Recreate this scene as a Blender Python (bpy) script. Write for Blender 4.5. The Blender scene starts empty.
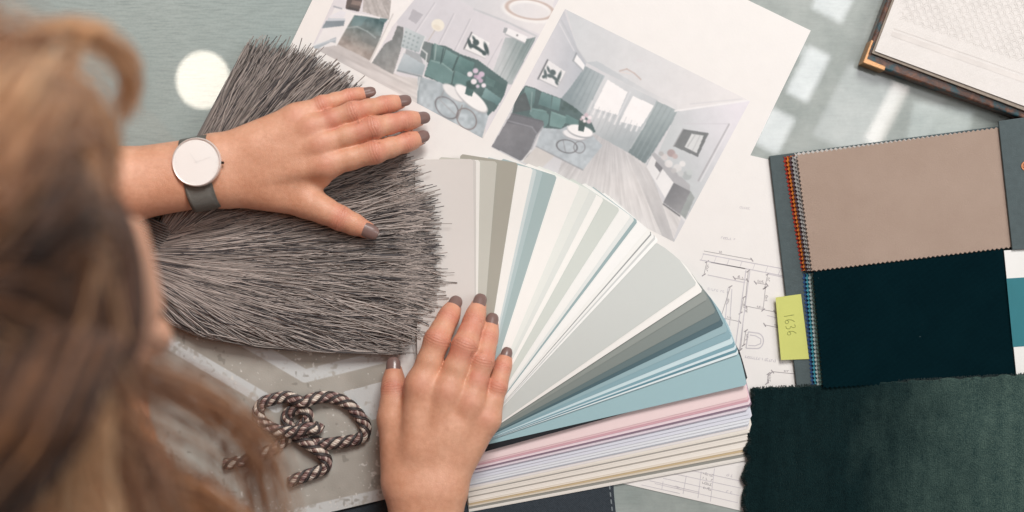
import bpy, math, random
import numpy as np
from mathutils import Matrix, Vector

C = bpy.context.scene.collection
SC = bpy.context.scene
rng = np.random.default_rng(7)
random.seed(7)

# ------------------------------------------------------------------ scale: table is z=0, the camera looks straight down from H
H = 1.0
S = 0.0009                       # metres of table per picture unit


def P(px, py, z=0.0):
    """point of the desk plan (measured on the photograph) at height z, in metres"""
    k = S * (H - z) / H
    return np.stack(np.broadcast_arrays((np.asarray(px, float) - 512) * k, (256 - np.asarray(py, float)) * k,
                                        np.asarray(z, float)), -1)


def lin(c):
    c = np.asarray(c, float) / 255.0
    return np.where(c <= 0.04045, c / 12.92, ((c + 0.055) / 1.055) ** 2.4)


# ------------------------------------------------------------------ camera
cam_d = bpy.data.cameras.new('camera')
cam = bpy.data.objects.new('camera', cam_d)
C.objects.link(cam)
cam.location = (0, 0, H)
cam.rotation_euler = (0, 0, 0)
cam_d.sensor_width = 36
cam_d.lens = 36 * H / (1024 * S)
cam_d.clip_start = 0.02
cam_d.clip_end = 50
cam_d.dof.use_dof = True
cam_d.dof.focus_distance = H - 0.015
cam_d.dof.aperture_fstop = 2.7
SC.camera = cam

# ------------------------------------------------------------------ light
w = bpy.data.worlds.new('World')
SC.world = w
w.use_nodes = True
bg = w.node_tree.nodes['Background']
bg.inputs[0].default_value = (1.0, 0.98, 0.965, 1)
bg.inputs[1].default_value = 0.17

SC.view_settings.view_transform = 'Standard'
SC.view_settings.look = 'None'
SC.view_settings.exposure = 0
SC.view_settings.gamma = 1
SC.cycles.use_denoising = True
SC.cycles.max_bounces = 8
SC.cycles.caustics_reflective = False
SC.cycles.caustics_refractive = False
SC.cycles.sample_clamp_indirect = 6


def area(name, loc, target, sx, sy, power, col=(1, 1, 1), shape='RECTANGLE', roll=0.0):
    d = bpy.data.lights.new(name, 'AREA')
    d.shape = shape
    d.size, d.size_y = sx, sy
    d.energy = power
    d.color = col
    o = bpy.data.objects.new(name, d)
    C.objects.link(o)
    o.location = loc
    q = (Vector(target) - Vector(loc)).to_track_quat('-Z', 'Y')
    o.rotation_euler = (q.to_matrix() @ Matrix.Rotation(roll, 3, 'Z')).to_euler()
    return o


# the tall window beyond the top edge of the desk: soft key light
area('window_light', (0.65, 2.05, 2.2), (0, 0, 0), 1.1, 1.0, 82, (1.0, 0.98, 0.96))
area('side_window_light', (1.9, 0.2, 1.6), (0, 0, 0), 0.9, 0.9, 13, (1.0, 0.98, 0.96))


def mirrored_lamp(name, px, py, wpx, hpx, ang, L, radiance, col, shape='RECTANGLE'):
    """a small lamp / window pane hung at height L whose mirror image is seen in the polished desk"""
    k = S * (1 + L)
    x, y = (px - 512) * k, (256 - py) * k
    sx, sy = wpx * k, hpx * k
    ar = sx * sy * (math.pi / 4 if shape in ('DISK', 'ELLIPSE') else 1)
    d = bpy.data.lights.new(name, 'AREA')
    d.shape = shape
    d.size, d.size_y = sx, sy
    d.energy = radiance * math.pi * ar
    d.color = col
    o = bpy.data.objects.new(name, d)
    C.objects.link(o)
    o.location = (x, y, L)
    o.rotation_euler = (0, 0, math.radians(ang))


mirrored_lamp('pendant_lamp', 203, 80, 54, 58, 0, 0.55, 15, (1.0, 0.90, 0.76), 'ELLIPSE')
WP = (0.97, 0.97, 1.0)
for args in ((808, 74, 24, 52, -27, 0.9, 9, WP), (773, 130, 30, 40, -27, 0.9, 8, WP), (832, 4, 34, 26, -27, 0.9, 8, WP),
             (786, 42, 44, 12, -27, 0.9, 3.5, WP),
             (858, 112, 60, 82, -27, 0.9, 3.2, WP), (887, 114, 17, 66, -27, 0.95, 7.5, (1.0, 0.88, 0.82)),
             (940, 126, 60, 40, -10, 0.9, 3.0, (0.9, 1.0, 1.0)),
             (760, 100, 330, 330, -27, 1.5, 0.9, WP)):
    mirrored_lamp('window_pane_light', *args)


# ------------------------------------------------------------------ materials
class NT:
    def __init__(s, name):
        s.m = bpy.data.materials.new(name)
        s.m.use_nodes = True
        s.t = s.m.node_tree
        s.b = s.t.nodes['Principled BSDF']

    def n(s, typ, **kw):
        nd = s.t.nodes.new(typ)
        for k, v in kw.items():
            if k.startswith('i_'):
                nd.inputs[k[2:].replace('_', ' ')].default_value = v
            else:
                setattr(nd, k, v)
        return nd

    def l(s, a, b):
        s.t.links.new(a, b)

    def math(s, op, a, b=None):
        nd = s.n('ShaderNodeMath', operation=op)
        for i, v in enumerate((a, b)):
            if v is None:
                continue
            if isinstance(v, (int, float)):
                nd.inputs[i].default_value = v
            else:
                s.l(v, nd.inputs[i])
        return nd.outputs[0]

    def mix(s, fac, a, b, blend='MIX'):
        nd = s.n('ShaderNodeMix', data_type='RGBA', blend_type=blend)
        for idx, v in ((0, fac), (6, a), (7, b)):
            if isinstance(v, (int, float)):
                nd.inputs[idx].default_value = v
            elif isinstance(v, (tuple, list, np.ndarray)):
                nd.inputs[idx].default_value = (*[float(q) for q in v[:3]], 1)
            else:
                s.l(v, nd.inputs[idx])
        return nd.outputs[2]

    def coord(s, scale=(1, 1, 1), rot=0.0):
        tc = s.n('ShaderNodeTexCoord')
        mp = s.n('ShaderNodeMapping')
        mp.inputs['Scale'].default_value = scale
        mp.inputs['Rotation'].default_value = (0, 0, rot)
        s.l(tc.outputs['Object'], mp.inputs[0])
        return mp.outputs[0]

    def noise(s, scale, detail=4, rough=0.55, vec=None, dist=0.0):
        nd = s.n('ShaderNodeTexNoise')
        nd.inputs['Scale'].default_value = scale
        nd.inputs['Detail'].default_value = detail
        nd.inputs['Roughness'].default_value = rough
        nd.inputs['Distortion'].default_value = dist
        s.l(vec if vec is not None else s.coord(), nd.inputs['Vector'])
        return nd.outputs['Fac']

    def ramp(s, fac, lo, hi, a=0.0, b=1.0):
        nd = s.n('ShaderNodeMapRange')
        nd.inputs[1].default_value, nd.inputs[2].default_value = lo, hi
        nd.inputs[3].default_value, nd.inputs[4].default_value = a, b
        s.l(fac, nd.inputs[0])
        return nd.outputs[0]

    def bump(s, h, dist=0.001, strength=1.0, normal=None):
        nd = s.n('ShaderNodeBump')
        nd.inputs['Strength'].default_value = strength
        nd.inputs['Distance'].default_value = dist
        s.l(h, nd.inputs['Height'])
        if normal is not None:
            s.l(normal, nd.inputs['Normal'])
        s.l(nd.outputs[0], s.b.inputs['Normal'])
        return nd.outputs[0]

    def set(s, **kw):
        for k, v in kw.items():
            s.b.inputs[k.replace('_', ' ')].default_value = v
        return s


def pm(name, rgb, rough=0.6, var=0.12, scale=30, bump=0.0, bscale=600, vc=False, spec=0.5, sheen=0.0, coat=0.0, metal=0.0, det=5):
    """general surface: colour (sRGB) with gentle noise variation and a fine bump; vc multiplies the mesh colour in"""
    t = NT(name)
    base = lin(rgb)
    f = t.ramp(t.noise(scale, det), 0.3, 0.7)
    col = t.mix(f, base * (1 - var), np.minimum(base * (1 + var), 0.95))
    if vc:
        a = t.n('ShaderNodeAttribute', attribute_name='col')
        v = t.mix(f, (1 - var,) * 3, (1 + var * 0.5,) * 3)
        col = t.mix(1.0, a.outputs['Color'], v, 'MULTIPLY')
    t.l(col, t.b.inputs['Base Color'])
    t.set(Roughness=rough, Specular_IOR_Level=spec, Sheen_Weight=sheen, Coat_Weight=coat, Metallic=metal)
    if bump:
        t.bump(t.noise(bscale, 3), bump)
    return t.m


# ------------------------------------------------------------------ mesh helpers
def fast_mesh(name, V, F, mat, parent=None, smooth=True, col=None, attrs=None):
    V = np.asarray(V, np.float32)
    F = np.asarray(F, np.int32)
    me = bpy.data.meshes.new(name)
    k = F.shape[1]
    me.vertices.add(len(V))
    me.vertices.foreach_set('co', V.ravel())
    me.loops.add(F.size)
    me.loops.foreach_set('vertex_index', F.ravel())
    me.polygons.add(len(F))
    me.polygons.foreach_set('loop_start', np.arange(0, F.size, k, dtype=np.int32))
    me.polygons.foreach_set('use_smooth', np.full(len(F), smooth))
    me.update(calc_edges=True)
    finish(me, col, attrs)
    return link(name, me, mat, parent)


def finish(me, col=None, attrs=None):
    if col is not None:
        a = me.color_attributes.new('col', 'FLOAT_COLOR', 'POINT')
        col = np.asarray(col, np.float32)
        a.data.foreach_set('color', np.concatenate([col, np.ones((len(col), 1), np.float32)], 1).ravel())
    for k, v in (attrs or {}).items():
        a = me.attributes.new(k, 'FLOAT', 'POINT')
        a.data.foreach_set('value', np.asarray(v, np.float32))


def link(name, me, mat, parent=None):
    o = bpy.data.objects.new(name, me)
    C.objects.link(o)
    if mat:
        me.materials.append(mat)
    if parent is not None:
        o.parent = parent
        o.matrix_parent_inverse = parent.matrix_world.inverted() if parent.type != 'EMPTY' else Matrix.Translation(-parent.location)
    return o


class MB:
    """collects pieces into one mesh"""
    def __init__(s):
        s.v, s.f, s.c = [], [], []

    def add(s, V, F, col=None):
        o = len(s.v)
        s.v += [tuple(map(float, p)) for p in V]
        s.f += [tuple(int(i) + o for i in f) for f in F]
        if col is not None:
            s.c += [tuple(col)] * len(V) if np.ndim(col) == 1 else [tuple(c) for c in col]
        return s

    def prism(s, top, bot, col=None):
        n = len(top)
        F = [tuple(range(n)), tuple(range(2 * n - 1, n - 1, -1))] + [(i, n + i, n + (i + 1) % n, (i + 1) % n) for i in range(n)]
        return s.add(list(top) + list(bot), F, col)

    def slab(s, poly, z0, z1, col=None):
        """flat plate with outline poly (desk plan units measured at z1)"""
        a = np.array(poly, float)
        top = P(a[:, 0], a[:, 1], z1)
        # orientation: counter-clockwise seen from above
        ar = np.sum(top[:, 0] * np.roll(top[:, 1], -1) - np.roll(top[:, 0], -1) * top[:, 1])
        if ar < 0:
            top = top[::-1]
        bot = top.copy()
        bot[:, 2] = z0
        return s.prism(top, bot, col)

    def build(s, name, mat, parent=None, smooth=False, bevel=0.0):
        me = bpy.data.meshes.new(name)
        me.from_pydata(s.v, [], s.f)
        me.update()
        if smooth:
            me.polygons.foreach_set('use_smooth', [True] * len(me.polygons))
        finish(me, s.c if s.c else None)
        o = link(name, me, mat, parent)
        if bevel:
            b = o.modifiers.new('bevel', 'BEVEL')
            b.width = bevel
            b.segments = 2
            b.limit_method = 'ANGLE'
        return o


def empty(name, loc):
    o = bpy.data.objects.new(name, None)
    C.objects.link(o)
    o.location = [float(q) for q in loc]
    o.empty_display_size = 0.02
    return o


def tag(o, label=None, cat=None, group=None, kind=None):
    for k, v in (('label', label), ('category', cat), ('group', group), ('kind', kind)):
        if v:
            o[k] = v
    return o


def unit(v):
    v = np.asarray(v, float)
    return v / np.maximum(np.linalg.norm(v, axis=-1, keepdims=True), 1e-12)


def tubes(paths, rad, sides=4, ref=(0, 0, 1)):
    """paths (S,n,3), rad scalar / (S,n): vertices and quads of S tubes"""
    paths = np.asarray(paths, float)
    Sn, n, _ = paths.shape
    rad = np.broadcast_to(np.asarray(rad, float), (Sn, n)) if np.ndim(rad) != 1 else np.broadcast_to(np.asarray(rad)[:, None], (Sn, n))
    T = unit(np.gradient(paths, axis=1))
    N = unit(np.cross(T, np.asarray(ref, float)))
    B = np.cross(T, N)
    a = np.arange(sides) * 2 * math.pi / sides
    ring = paths[:, :, None, :] + rad[:, :, None, None] * (np.cos(a)[None, None, :, None] * N[:, :, None, :] + np.sin(a)[None, None, :, None] * B[:, :, None, :])
    V = ring.reshape(-1, 3)
    idx = np.arange(Sn * n * sides).reshape(Sn, n, sides)
    A0, A1 = idx[:, :-1], idx[:, 1:]
    F = np.stack([A0, np.roll(A0, -1, 2), np.roll(A1, -1, 2), A1], -1).reshape(-1, 4)
    return V, F


def resample(pts, n):
    """Catmull-Rom through pts, n evenly spaced samples"""
    p = np.asarray(pts, float)
    q = np.concatenate([[2 * p[0] - p[1]], p, [2 * p[-1] - p[-2]]])
    out = []
    for i in range(1, len(q) - 2):
        t = np.linspace(0, 1, 24, endpoint=False)[:, None]
        a, b, c, d = q[i - 1], q[i], q[i + 1], q[i + 2]
        out.append(0.5 * (2 * b + (c - a) * t + (2 * a - 5 * b + 4 * c - d) * t ** 2 + (3 * b - a - 3 * c + d) * t ** 3))
    out.append(p[-1:])
    o = np.concatenate(out)
    s = np.r_[0, np.cumsum(np.linalg.norm(np.diff(o, axis=0), axis=1))]
    u = np.linspace(0, s[-1], n)
    return np.stack([np.interp(u, s, o[:, k]) for k in range(o.shape[1])], 1)


def smooth01(x):
    x = np.clip(x, 0, 1)
    return x * x * (3 - 2 * x)


def vnoise(x, y, seed=0):
    """value noise on arrays"""
    r = np.random.default_rng(seed).random((256, 256))
    xi, yi = np.floor(x).astype(int), np.floor(y).astype(int)
    fx, fy = smooth01(x - xi), smooth01(y - yi)
    g = lambda i, j: r[i % 256, j % 256]
    return (g(xi, yi) * (1 - fx) + g(xi + 1, yi) * fx) * (1 - fy) + (g(xi, yi + 1) * (1 - fx) + g(xi + 1, yi + 1) * fx) * fy


# ------------------------------------------------------------------ printed pictures: a fine grid whose vertex colours are the ink
class Canvas:
    def __init__(s, X, Y, rgb):
        s.X, s.Y = X, Y
        s.c = np.empty(X.shape + (3,))
        s.c[:] = rgb

    def put(s, m, rgb, al=1.0):
        rgb = np.asarray(rgb, float)
        a = (m * al)[..., None]
        s.c = s.c * (1 - a) + rgb * a

    def inside(s, pts):
        X, Y = s.X, s.Y
        m = np.zeros(X.shape, bool)
        n = len(pts)
        for i in range(n):
            (x0, y0), (x1, y1) = pts[i], pts[(i + 1) % n]
            if y0 == y1:
                continue
            m ^= ((y0 > Y) != (y1 > Y)) & (X < (x1 - x0) * (Y - y0) / (y1 - y0) + x0)
        return m.astype(float)

    def poly(s, pts, rgb, al=1.0):
        s.put(s.inside(pts), rgb, al)

    def grad(s, pts, p0, c0, p1, c1, al=1.0):
        d = np.array(p1, float) - p0
        t = np.clip(((s.X - p0[0]) * d[0] + (s.Y - p0[1]) * d[1]) / (d @ d), 0, 1)[..., None]
        s.put(s.inside(pts), np.asarray(c0, float) * (1 - t) + np.asarray(c1, float) * t, al)

    def ell(s, cx, cy, rx, ry, ang, rgb, al=1.0, ring=None):
        a = math.radians(ang)
        u = (s.X - cx) * math.cos(a) + (s.Y - cy) * math.sin(a)
        v = -(s.X - cx) * math.sin(a) + (s.Y - cy) * math.cos(a)
        q = np.sqrt((u / rx) ** 2 + (v / ry) ** 2)
        if ring:
            m = np.clip(1.3 - np.abs(q - 1) * min(rx, ry) / ring, 0, 1)
        else:
            m = np.clip((1 - q) * min(rx, ry) + 0.5, 0, 1)
        s.put(m, rgb, al)

    def line(s, pts, w, rgb, al=1.0):
        for (x0, y0), (x1, y1) in zip(pts[:-1], pts[1:]):
            d = np.array([x1 - x0, y1 - y0], float)
            t = np.clip(((s.X - x0) * d[0] + (s.Y - y0) * d[1]) / max(d @ d, 1e-9), 0, 1)
            dist = np.hypot(s.X - x0 - t * d[0], s.Y - y0 - t * d[1])
            s.put(np.clip(w / 2 - dist + 0.5, 0, 1), rgb, al)

    def blur(s, k=1):
        for _ in range(k):
            for ax in (0, 1):
                p = np.pad(s.c, [(1, 1) if i == ax else (0, 0) for i in range(3)], mode='edge')
                sl = lambda a, b: tuple(slice(a, b) if i == ax else slice(None) for i in range(3))
                s.c = 0.25 * p[sl(0, -2)] + 0.5 * p[sl(1, -1)] + 0.25 * p[sl(2, None)]


def quad_grid(q, nu, nv):
    q = np.array(q, float)
    u, v = np.meshgrid(np.linspace(0, 1, nu), np.linspace(0, 1, nv))
    u, v = u[..., None], v[..., None]
    pts = (q[0] * (1 - u) + q[1] * u) * (1 - v) + (q[3] * (1 - u) + q[2] * u) * v
    idx = np.arange(nu * nv).reshape(nv, nu)
    F = np.stack([idx[:-1, :-1], idx[1:, :-1], idx[1:, 1:], idx[:-1, 1:]], -1).reshape(-1, 4)
    return pts[..., 0], pts[..., 1], F


def printed(name, q, z, res, painter, mat, parent=None, zfun=None):
    q = np.array(q, float)
    nu = int(np.linalg.norm(q[1] - q[0]) / res)
    nv = int(np.linalg.norm(q[3] - q[0]) / res)
    X, Y, F = quad_grid(q, nu, nv)
    rgb = painter(X, Y)
    zz = z if zfun is None else z + zfun(X, Y)
    V = P(X, Y, zz).reshape(-1, 3)
    return fast_mesh(name, V, F, mat, parent, True, lin(np.clip(rgb, 0, 255)).reshape(-1, 3))
#@@SETTING

# ================================================================== SETTING: the desk
t = NT('desk_paint')
v = t.coord((1, 9, 1), math.radians(16))
streak = t.ramp(t.noise(55, 6, 0.75, v), 0.34, 0.56)
cloud = t.ramp(t.noise(7, 6, 0.6), 0.3, 0.7)
spk = t.ramp(t.noise(420, 3, 0.6), 0.42, 0.62)
c1 = t.mix(cloud, lin((155, 170, 168)), lin((174, 186, 183)))
c2 = t.mix(streak, lin((149, 161, 159)), c1)
c3 = t.mix(t.math('MULTIPLY', spk, 0.12), c2, lin((120, 130, 128)))
tc = t.n('ShaderNodeTexCoord')
sx = t.n('ShaderNodeSeparateXYZ')
t.l(tc.outputs['Object'], sx.inputs[0])
warm = t.ramp(sx.outputs[0], -0.1, 0.15)
c4 = t.mix(warm, c3, t.mix(t.ramp(t.noise(22, 6, 0.65), 0.36, 0.64), lin((138, 142, 136)), lin((172, 174, 168))))
c4 = t.mix(0.35, c4, c3)
t.l(c4, t.b.inputs['Base Color'])
t.set(Roughness=0.55, Coat_Weight=1.0, Coat_Roughness=0.012, Coat_IOR=1.55, Specular_IOR_Level=0.3)
t.bump(streak, 0.00003, 0.3)
M_desk = t.m
m = MB()
m.slab([(-66, -760), (1850, -760), (1850, 900), (-66, 900)], -0.03, 0.0)
desk = m.build('table_surface', M_desk, bevel=0.002)
desk['kind'] = 'structure'

M_paper = pm('paper_white', (236, 231, 227), 0.75, 0.012, 60, 0.00008, 500)
M_print = pm('print_ink', (255, 255, 255), 0.42, 0.012, 200, vc=True)
M_card = pm('card_ink', (255, 255, 255), 0.5, 0.008, 200, vc=True)


def sheet(name, poly, z0, th, mat):
    m = MB()
    m.slab(poly, z0, z0 + th)
    return m.build(name, mat)


# ------------------------------------------------------------------ wallpaper board with worn chevrons
BQ = [(60, 318), (410, 235), (462, 481), (112, 564)]


def chevron(X, Y):
    c = Canvas(X, Y, (178, 174, 165))
    n1 = vnoise(X / 26, Y / 26, 1) * 0.6 + vnoise(X / 9, Y / 9, 2) * 0.4
    c.c += ((n1 - 0.5) * 26)[..., None]
    band = np.zeros(X.shape)
    # zigzag bands, 27 degrees down to the right then up again, measured in the board's own frame
    for k, segs in ((-1, (((60, 232), (305, 376)), ((305, 376), (520, 323)))), (0, (((60, 232), (305, 376)), ((305, 376), (430, 345)))), (1, (((60, 232), (276, 359)), )), (2, (((60, 232), (200, 314)), )), (3, (((300, 373), (480, 332)), ))):
        for p, q in segs:
            x0, y0, x1, y1 = p[0], p[1] + 47 * k, q[0], q[1] + 47 * k
            d = np.array([x1 - x0, y1 - y0])
            tt = np.clip(((X - x0) * d[0] + (Y - y0) * d[1]) / (d @ d), 0, 1)
            dist = np.hypot(X - x0 - tt * d[0], Y - y0 - tt * d[1])
            band = np.maximum(band, np.clip((7.2 - dist) / 1.2, 0, 1))
    band = np.maximum(band, c.inside([(343, 392), (392, 379), (392, 416), (372, 420)]))
    ca, sa = 0.83, 0.56
    XR, YR = X * ca + Y * sa, Y * ca - X * sa
    worn = np.clip((vnoise(X / 2.3, Y / 2.3, 5) * 0.35 + vnoise(XR / 4.1, YR / 4.1, 15) * 0.3 + vnoise(XR / 13, YR / 13, 6) * 0.5 - 0.30) / 0.18, 0, 1)
    c.put(band * (0.25 + 0.75 * worn), (216, 220, 220), 0.85)
    fl = np.clip((vnoise(XR / 1.9, YR / 1.9, 8) * 0.42 + vnoise(X / 2.9, Y / 3.3, 18) * 0.42 + vnoise(X / 34, Y / 34, 9) * 0.42 - 0.915) / 0.05, 0, 1)
    c.put(fl, (226, 224, 218), 0.85)
    dk = np.clip((vnoise(X / 4, Y / 4, 11) * 0.7 + vnoise(X / 20, Y / 20, 12) * 0.4 - 0.86) / 0.05, 0, 1)
    c.put(dk, (132, 128, 120), 0.5)
    return c.c


m = MB()
m.slab(BQ, 0.0014, 0.0038)
board = m.build('wallpaper_board', pm('board_core', (176, 172, 160), 0.6, 0.06))
tag(board, 'greige sample board with worn pale chevron stripes lying under the knotted rope', 'sample board')
t = NT('chevron_ink')
a = t.n('ShaderNodeAttribute', attribute_name='col')
t.l(a.outputs['Color'], t.b.inputs['Base Color'])
t.set(Roughness=0.34, Specular_IOR_Level=0.5)
t.bump(t.noise(700, 4), 0.0003, 0.5)
printed('printed_face', BQ, 0.0040, 0.55, chevron, t.m, board)

# ------------------------------------------------------------------ dark denim under the fans
t = NT('denim')
wv = t.n('ShaderNodeTexWave', wave_type='BANDS')
wv.inputs['Scale'].default_value = 260
wv.inputs['Distortion'].default_value = 1.5
t.l(t.coord((1, 1, 1), 0.7), wv.inputs['Vector'])
f = t.math('ADD', t.math('MULTIPLY', wv.outputs['Fac'], 0.5), t.math('MULTIPLY', t.noise(500, 3), 0.6))
t.l(t.mix(f, lin((28, 34, 40)), lin((72, 80, 88))), t.b.inputs['Base Color'])
t.set(Roughness=0.9, Specular_IOR_Level=0.1, Sheen_Weight=0.2)
t.bump(f, 0.0004)
m = MB()
m.slab([(300, 505), (440, 468), (613, 472), (614, 494), (622, 575), (310, 575)], 0.0002, 0.0013)
denim = m.build('denim_swatch', t.m)
tag(denim, 'charcoal denim cloth piece under the lower fan deck at the bottom edge', 'fabric swatch')
m = MB()
for k in range(9):
    y0 = 478 + k * 7.2
    x0 = 608 + (y0 - 478) * 0.11
    m.slab([(x0, y0), (x0 + 1.3, y0), (x0 + 1.8, y0 + 4.2), (x0 + 0.5, y0 + 4.2)], 0.0012, 0.0016)
m.build('stitching', pm('stitch_thread', (120, 128, 132), 0.8), denim)

# ------------------------------------------------------------------ floor plan sheet
U, W_ = np.array((0.974, 0.225)), np.array((-0.225, 0.974))
uv = lambda u, v: tuple(U * u + W_ * v)
plan = sheet('floor_plan_sheet', [uv(470, -17.6), uv(874, -17.6), uv(874, 331), uv(470, 331)], 0.0002, 0.0004, M_paper)
tag(plan, 'white paper sheet printed with a faint floor plan, between the fan decks and swatch book', 'floor plan')


class Ink:
    def __init__(s, z):
        s.m, s.z, s.k = MB(), z, 0

    def ln(s, x0, y0, x1, y1, w=0.8):
        d = unit(np.array([x1 - x0, y1 - y0]))
        n = np.array([-d[1], d[0]]) * w / 2
        s.k += 1
        z = s.z + (s.k % 7) * 0.00002
        q = np.array([(x0 + n[0], y0 + n[1]), (x1 + n[0], y1 + n[1]), (x1 - n[0], y1 - n[1]), (x0 - n[0], y0 - n[1])])
        s.m.add(P(q[:, 0], q[:, 1], z), [(0, 1, 2, 3)])
        return s

    def pl(s, pts, w=0.8):
        for p, q in zip(pts[:-1], pts[1:]):
            s.ln(*p, *q, w)

    def scribble(s, x0, y0, x1, y1, h, w=0.6, gap=2.2):
        """a row of small illegible characters from (x0,y0) to (x1,y1)"""
        L = math.hypot(x1 - x0, y1 - y0)
        dx, dy = (x1 - x0) / L, (y1 - y0) / L
        n = int(L / gap)
        for i in range(n):
            if random.random() < 0.12:
                continue
            bx, by = x0 + dx * i * gap, y0 + dy * i * gap
            a = random.uniform(-0.4, 0.4)
            hh = h * random.uniform(0.6, 1.0)
            ex, ey = bx + (dy + dx * a) * hh, by + (-dx + dy * a) * hh
            s.ln(bx, by, ex, ey, w)
            if random.random() < 0.6:
                s.ln(bx, by, bx + dx * gap * 0.7, by + dy * gap * 0.7, w)
            if random.random() < 0.5:
                s.ln(ex, ey, ex + dx * gap * 0.7, ey + dy * gap * 0.7, w)


fp = lambda x, y: (675 + 0.39 * x, 200 + 0.39 * y)
ink = Ink(0.00066)
lt = Ink(0.00066)


def F_(I, w, *pts):
    I.pl([fp(*p) for p in pts], w)


def dim(p, q, w=0.55):
    F_(ink, w, p, q)
    d = unit(np.array(q, float) - p)
    n = np.array([-d[1], d[0]])
    for e in (p, q):
        e = np.array(e, float)
        F_(ink, 1.0, tuple(e - (d + n) * 4), tuple(e + (d + n) * 4))
    mm = (np.array(p) + q) / 2
    a, b = fp(*(mm - d * 9 - n * 3)), fp(*(mm + d * 9 - n * 3))
    ink.scribble(*a, *b, 2.0, 0.45, 1.6)


dim((48, 126), (197, 153))
F_(lt, 0.9, (40, 132), (285, 178)); F_(lt, 0.9, (36, 148), (285, 196))
for i in range(0, 22, 3):
    x = 40 + i * 11
    F_(lt, 0.45, (x, 133 + i * 2.05), (x - 6, 148 + i * 2.05))
F_(lt, 0.9, (192, 182), (163, 400)); F_(lt, 0.9, (182, 180), (153, 390))
dim((188, 182), (168, 384)); dim((82, 158), (74, 192)); dim((142, 222), (118, 300)); dim((152, 200), (186, 206))
dim((110, 300), (166, 312)); dim((182, 272), (256, 287)); dim((230, 320), (282, 331)); dim((238, 190), (230, 226)); dim((206, 212), (236, 217))
dim((176, 250), (168, 290)); dim((182, 335), (176, 372)); dim((232, 224), (226, 282))
F_(lt, 0.8, (84, 192), (180, 212)); F_(lt, 0.8, (240, 190), (285, 200)); F_(lt, 0.8, (236, 296), (285, 308)); F_(lt, 0.8, (92, 160), (180, 176))
F_(lt, 0.8, (136, 226), (128, 320)); F_(lt, 0.8, (146, 228), (140, 322))
arc = [(188, 338)] + [(210 + 17 * math.cos(a), 361 + 20 * math.sin(a)) for a in np.linspace(-1.45, 1.55, 10)] + [(182, 380)]
F_(lt, 1.1, *arc, (188, 338))
F_(lt, 0.9, (192, 346), (206, 348), (220, 356), (220, 368), (205, 374), (188, 373))
lt.scribble(*fp(118, 99), *fp(160, 104), 2.4, 0.5); lt.scribble(*fp(180, 404), *fp(285, 420), 2.6, 0.6); lt.scribble(*fp(84, 230), *fp(140, 240), 2.2, 0.5)
lt.scribble(*fp(70, 85), *fp(84, 60), 2.2, 0.35); lt.scribble(*fp(160, 20), *fp(195, 24), 2.0, 0.35)
dim((250, 440), (320, 447)); dim((240, 445), (236, 470)); F_(ink, 0.8, (250, 440), (238, 452), (240, 470))
# the title block at the lower corner
ft = lambda x, y: (600 + 0.166 * x, 440 + 0.166 * y)
for (x0, y0, x1, y1) in ((380, 230, 840, 335), (330, 262, 830, 378), (430, 200, 850, 290), (250, 270, 480, 322), (300, 245, 600, 315), (540, 180, 860, 250)):
    lt.pl([ft(x0, y0), ft(x1, y1)], 0.6)
for (x0, y0, x1, y1) in ((520, 215, 500, 325), (610, 190, 590, 350), (690, 170, 665, 370), (380, 250, 372, 300)):
    lt.pl([ft(x0, y0), ft(x1, y1)], 0.6)
for k in range(4):
    ink.scribble(*ft(622 - k * 3, 205 + k * 28), *ft(682 - k * 3, 222 + k * 28), 2.2, 0.45, 1.7)
lt.scribble(*ft(762, 215), *ft(815, 228), 2.6, 0.6); lt.scribble(*ft(762, 318), *ft(806, 328), 2.6, 0.6)
lt.scribble(*ft(450, 285), *ft(500, 298), 2.2, 0.45)
ink.m.build('plan_dimensions', pm('ink_dark', (158, 151, 153), 0.7), plan)
lt.m.build('plan_lines', pm('ink_light', (202, 196, 200), 0.7), plan)

# ------------------------------------------------------------------ small blank sheets under the right hand
o = sheet('blank_paper', [(402, 338), (462, 349), (440, 452), (376, 436)], 0.0042, 0.0003, M_paper)
tag(o, 'blank white paper scrap sticking out left of the lower hand thumb', 'paper')
o = sheet('folded_card', [(411, 335), (455, 322), (476, 400), (424, 412)], 0.0050, 0.0005, M_card)
o.data.color_attributes.new('col', 'FLOAT_COLOR', 'POINT').data.foreach_set('color', list((*lin((236, 233, 229)), 1)) * len(o.data.vertices))
tag(o, 'white card with one corner showing beside the index finger of the lower hand', 'card')

# ------------------------------------------------------------------ large sheet with the room pictures
U2, V2 = np.array((0.9, 0.436)), np.array((-0.436, 0.9))
uv2 = lambda u, v: tuple(U2 * u + V2 * v)
coll = sheet('picture_sheet', [uv2(281, -326), uv2(743, -326), uv2(743, 6), uv2(281, 6)], 0.0008, 0.0004, M_paper)
tag(coll, 'large white paper sheet printed with two living room pictures, under the fingertips', 'printed sheet')
TE, TE2 = (72, 112, 110), (96, 140, 138)


def tile(x0, y0, k):
    f = lambda *q: [(x0 + k * x, y0 + k * y) for x, y in q]
    f.k = k
    f.o = (x0, y0)
    return f


def leaf_print(c, f, blobs, rgb):
    for (x, y, a, b, ang) in blobs:
        c.ell(*f((x, y))[0], max(a * f.k, 0.5), max(b * f.k, 0.45), ang, rgb)


def grain(c, X, Y, lift, gain, blur=1):
    g1 = (vnoise(X / 1.7 + 5, Y / 1.7, 51) - 0.5) * 8 + (vnoise(X / 4.5, Y / 4.5, 52) - 0.5) * 13 + (vnoise(X / 13, Y / 13, 53) - 0.5) * 14
    c.c += g1[..., None] * (1.05 - c.c.mean(-1, keepdims=True) / 255 * 0.92)
    c.blur(blur)
    lum = c.c.mean(-1, keepdims=True)
    c.c = lum + (c.c - lum) * 0.72
    return lift + c.c * gain


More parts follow.
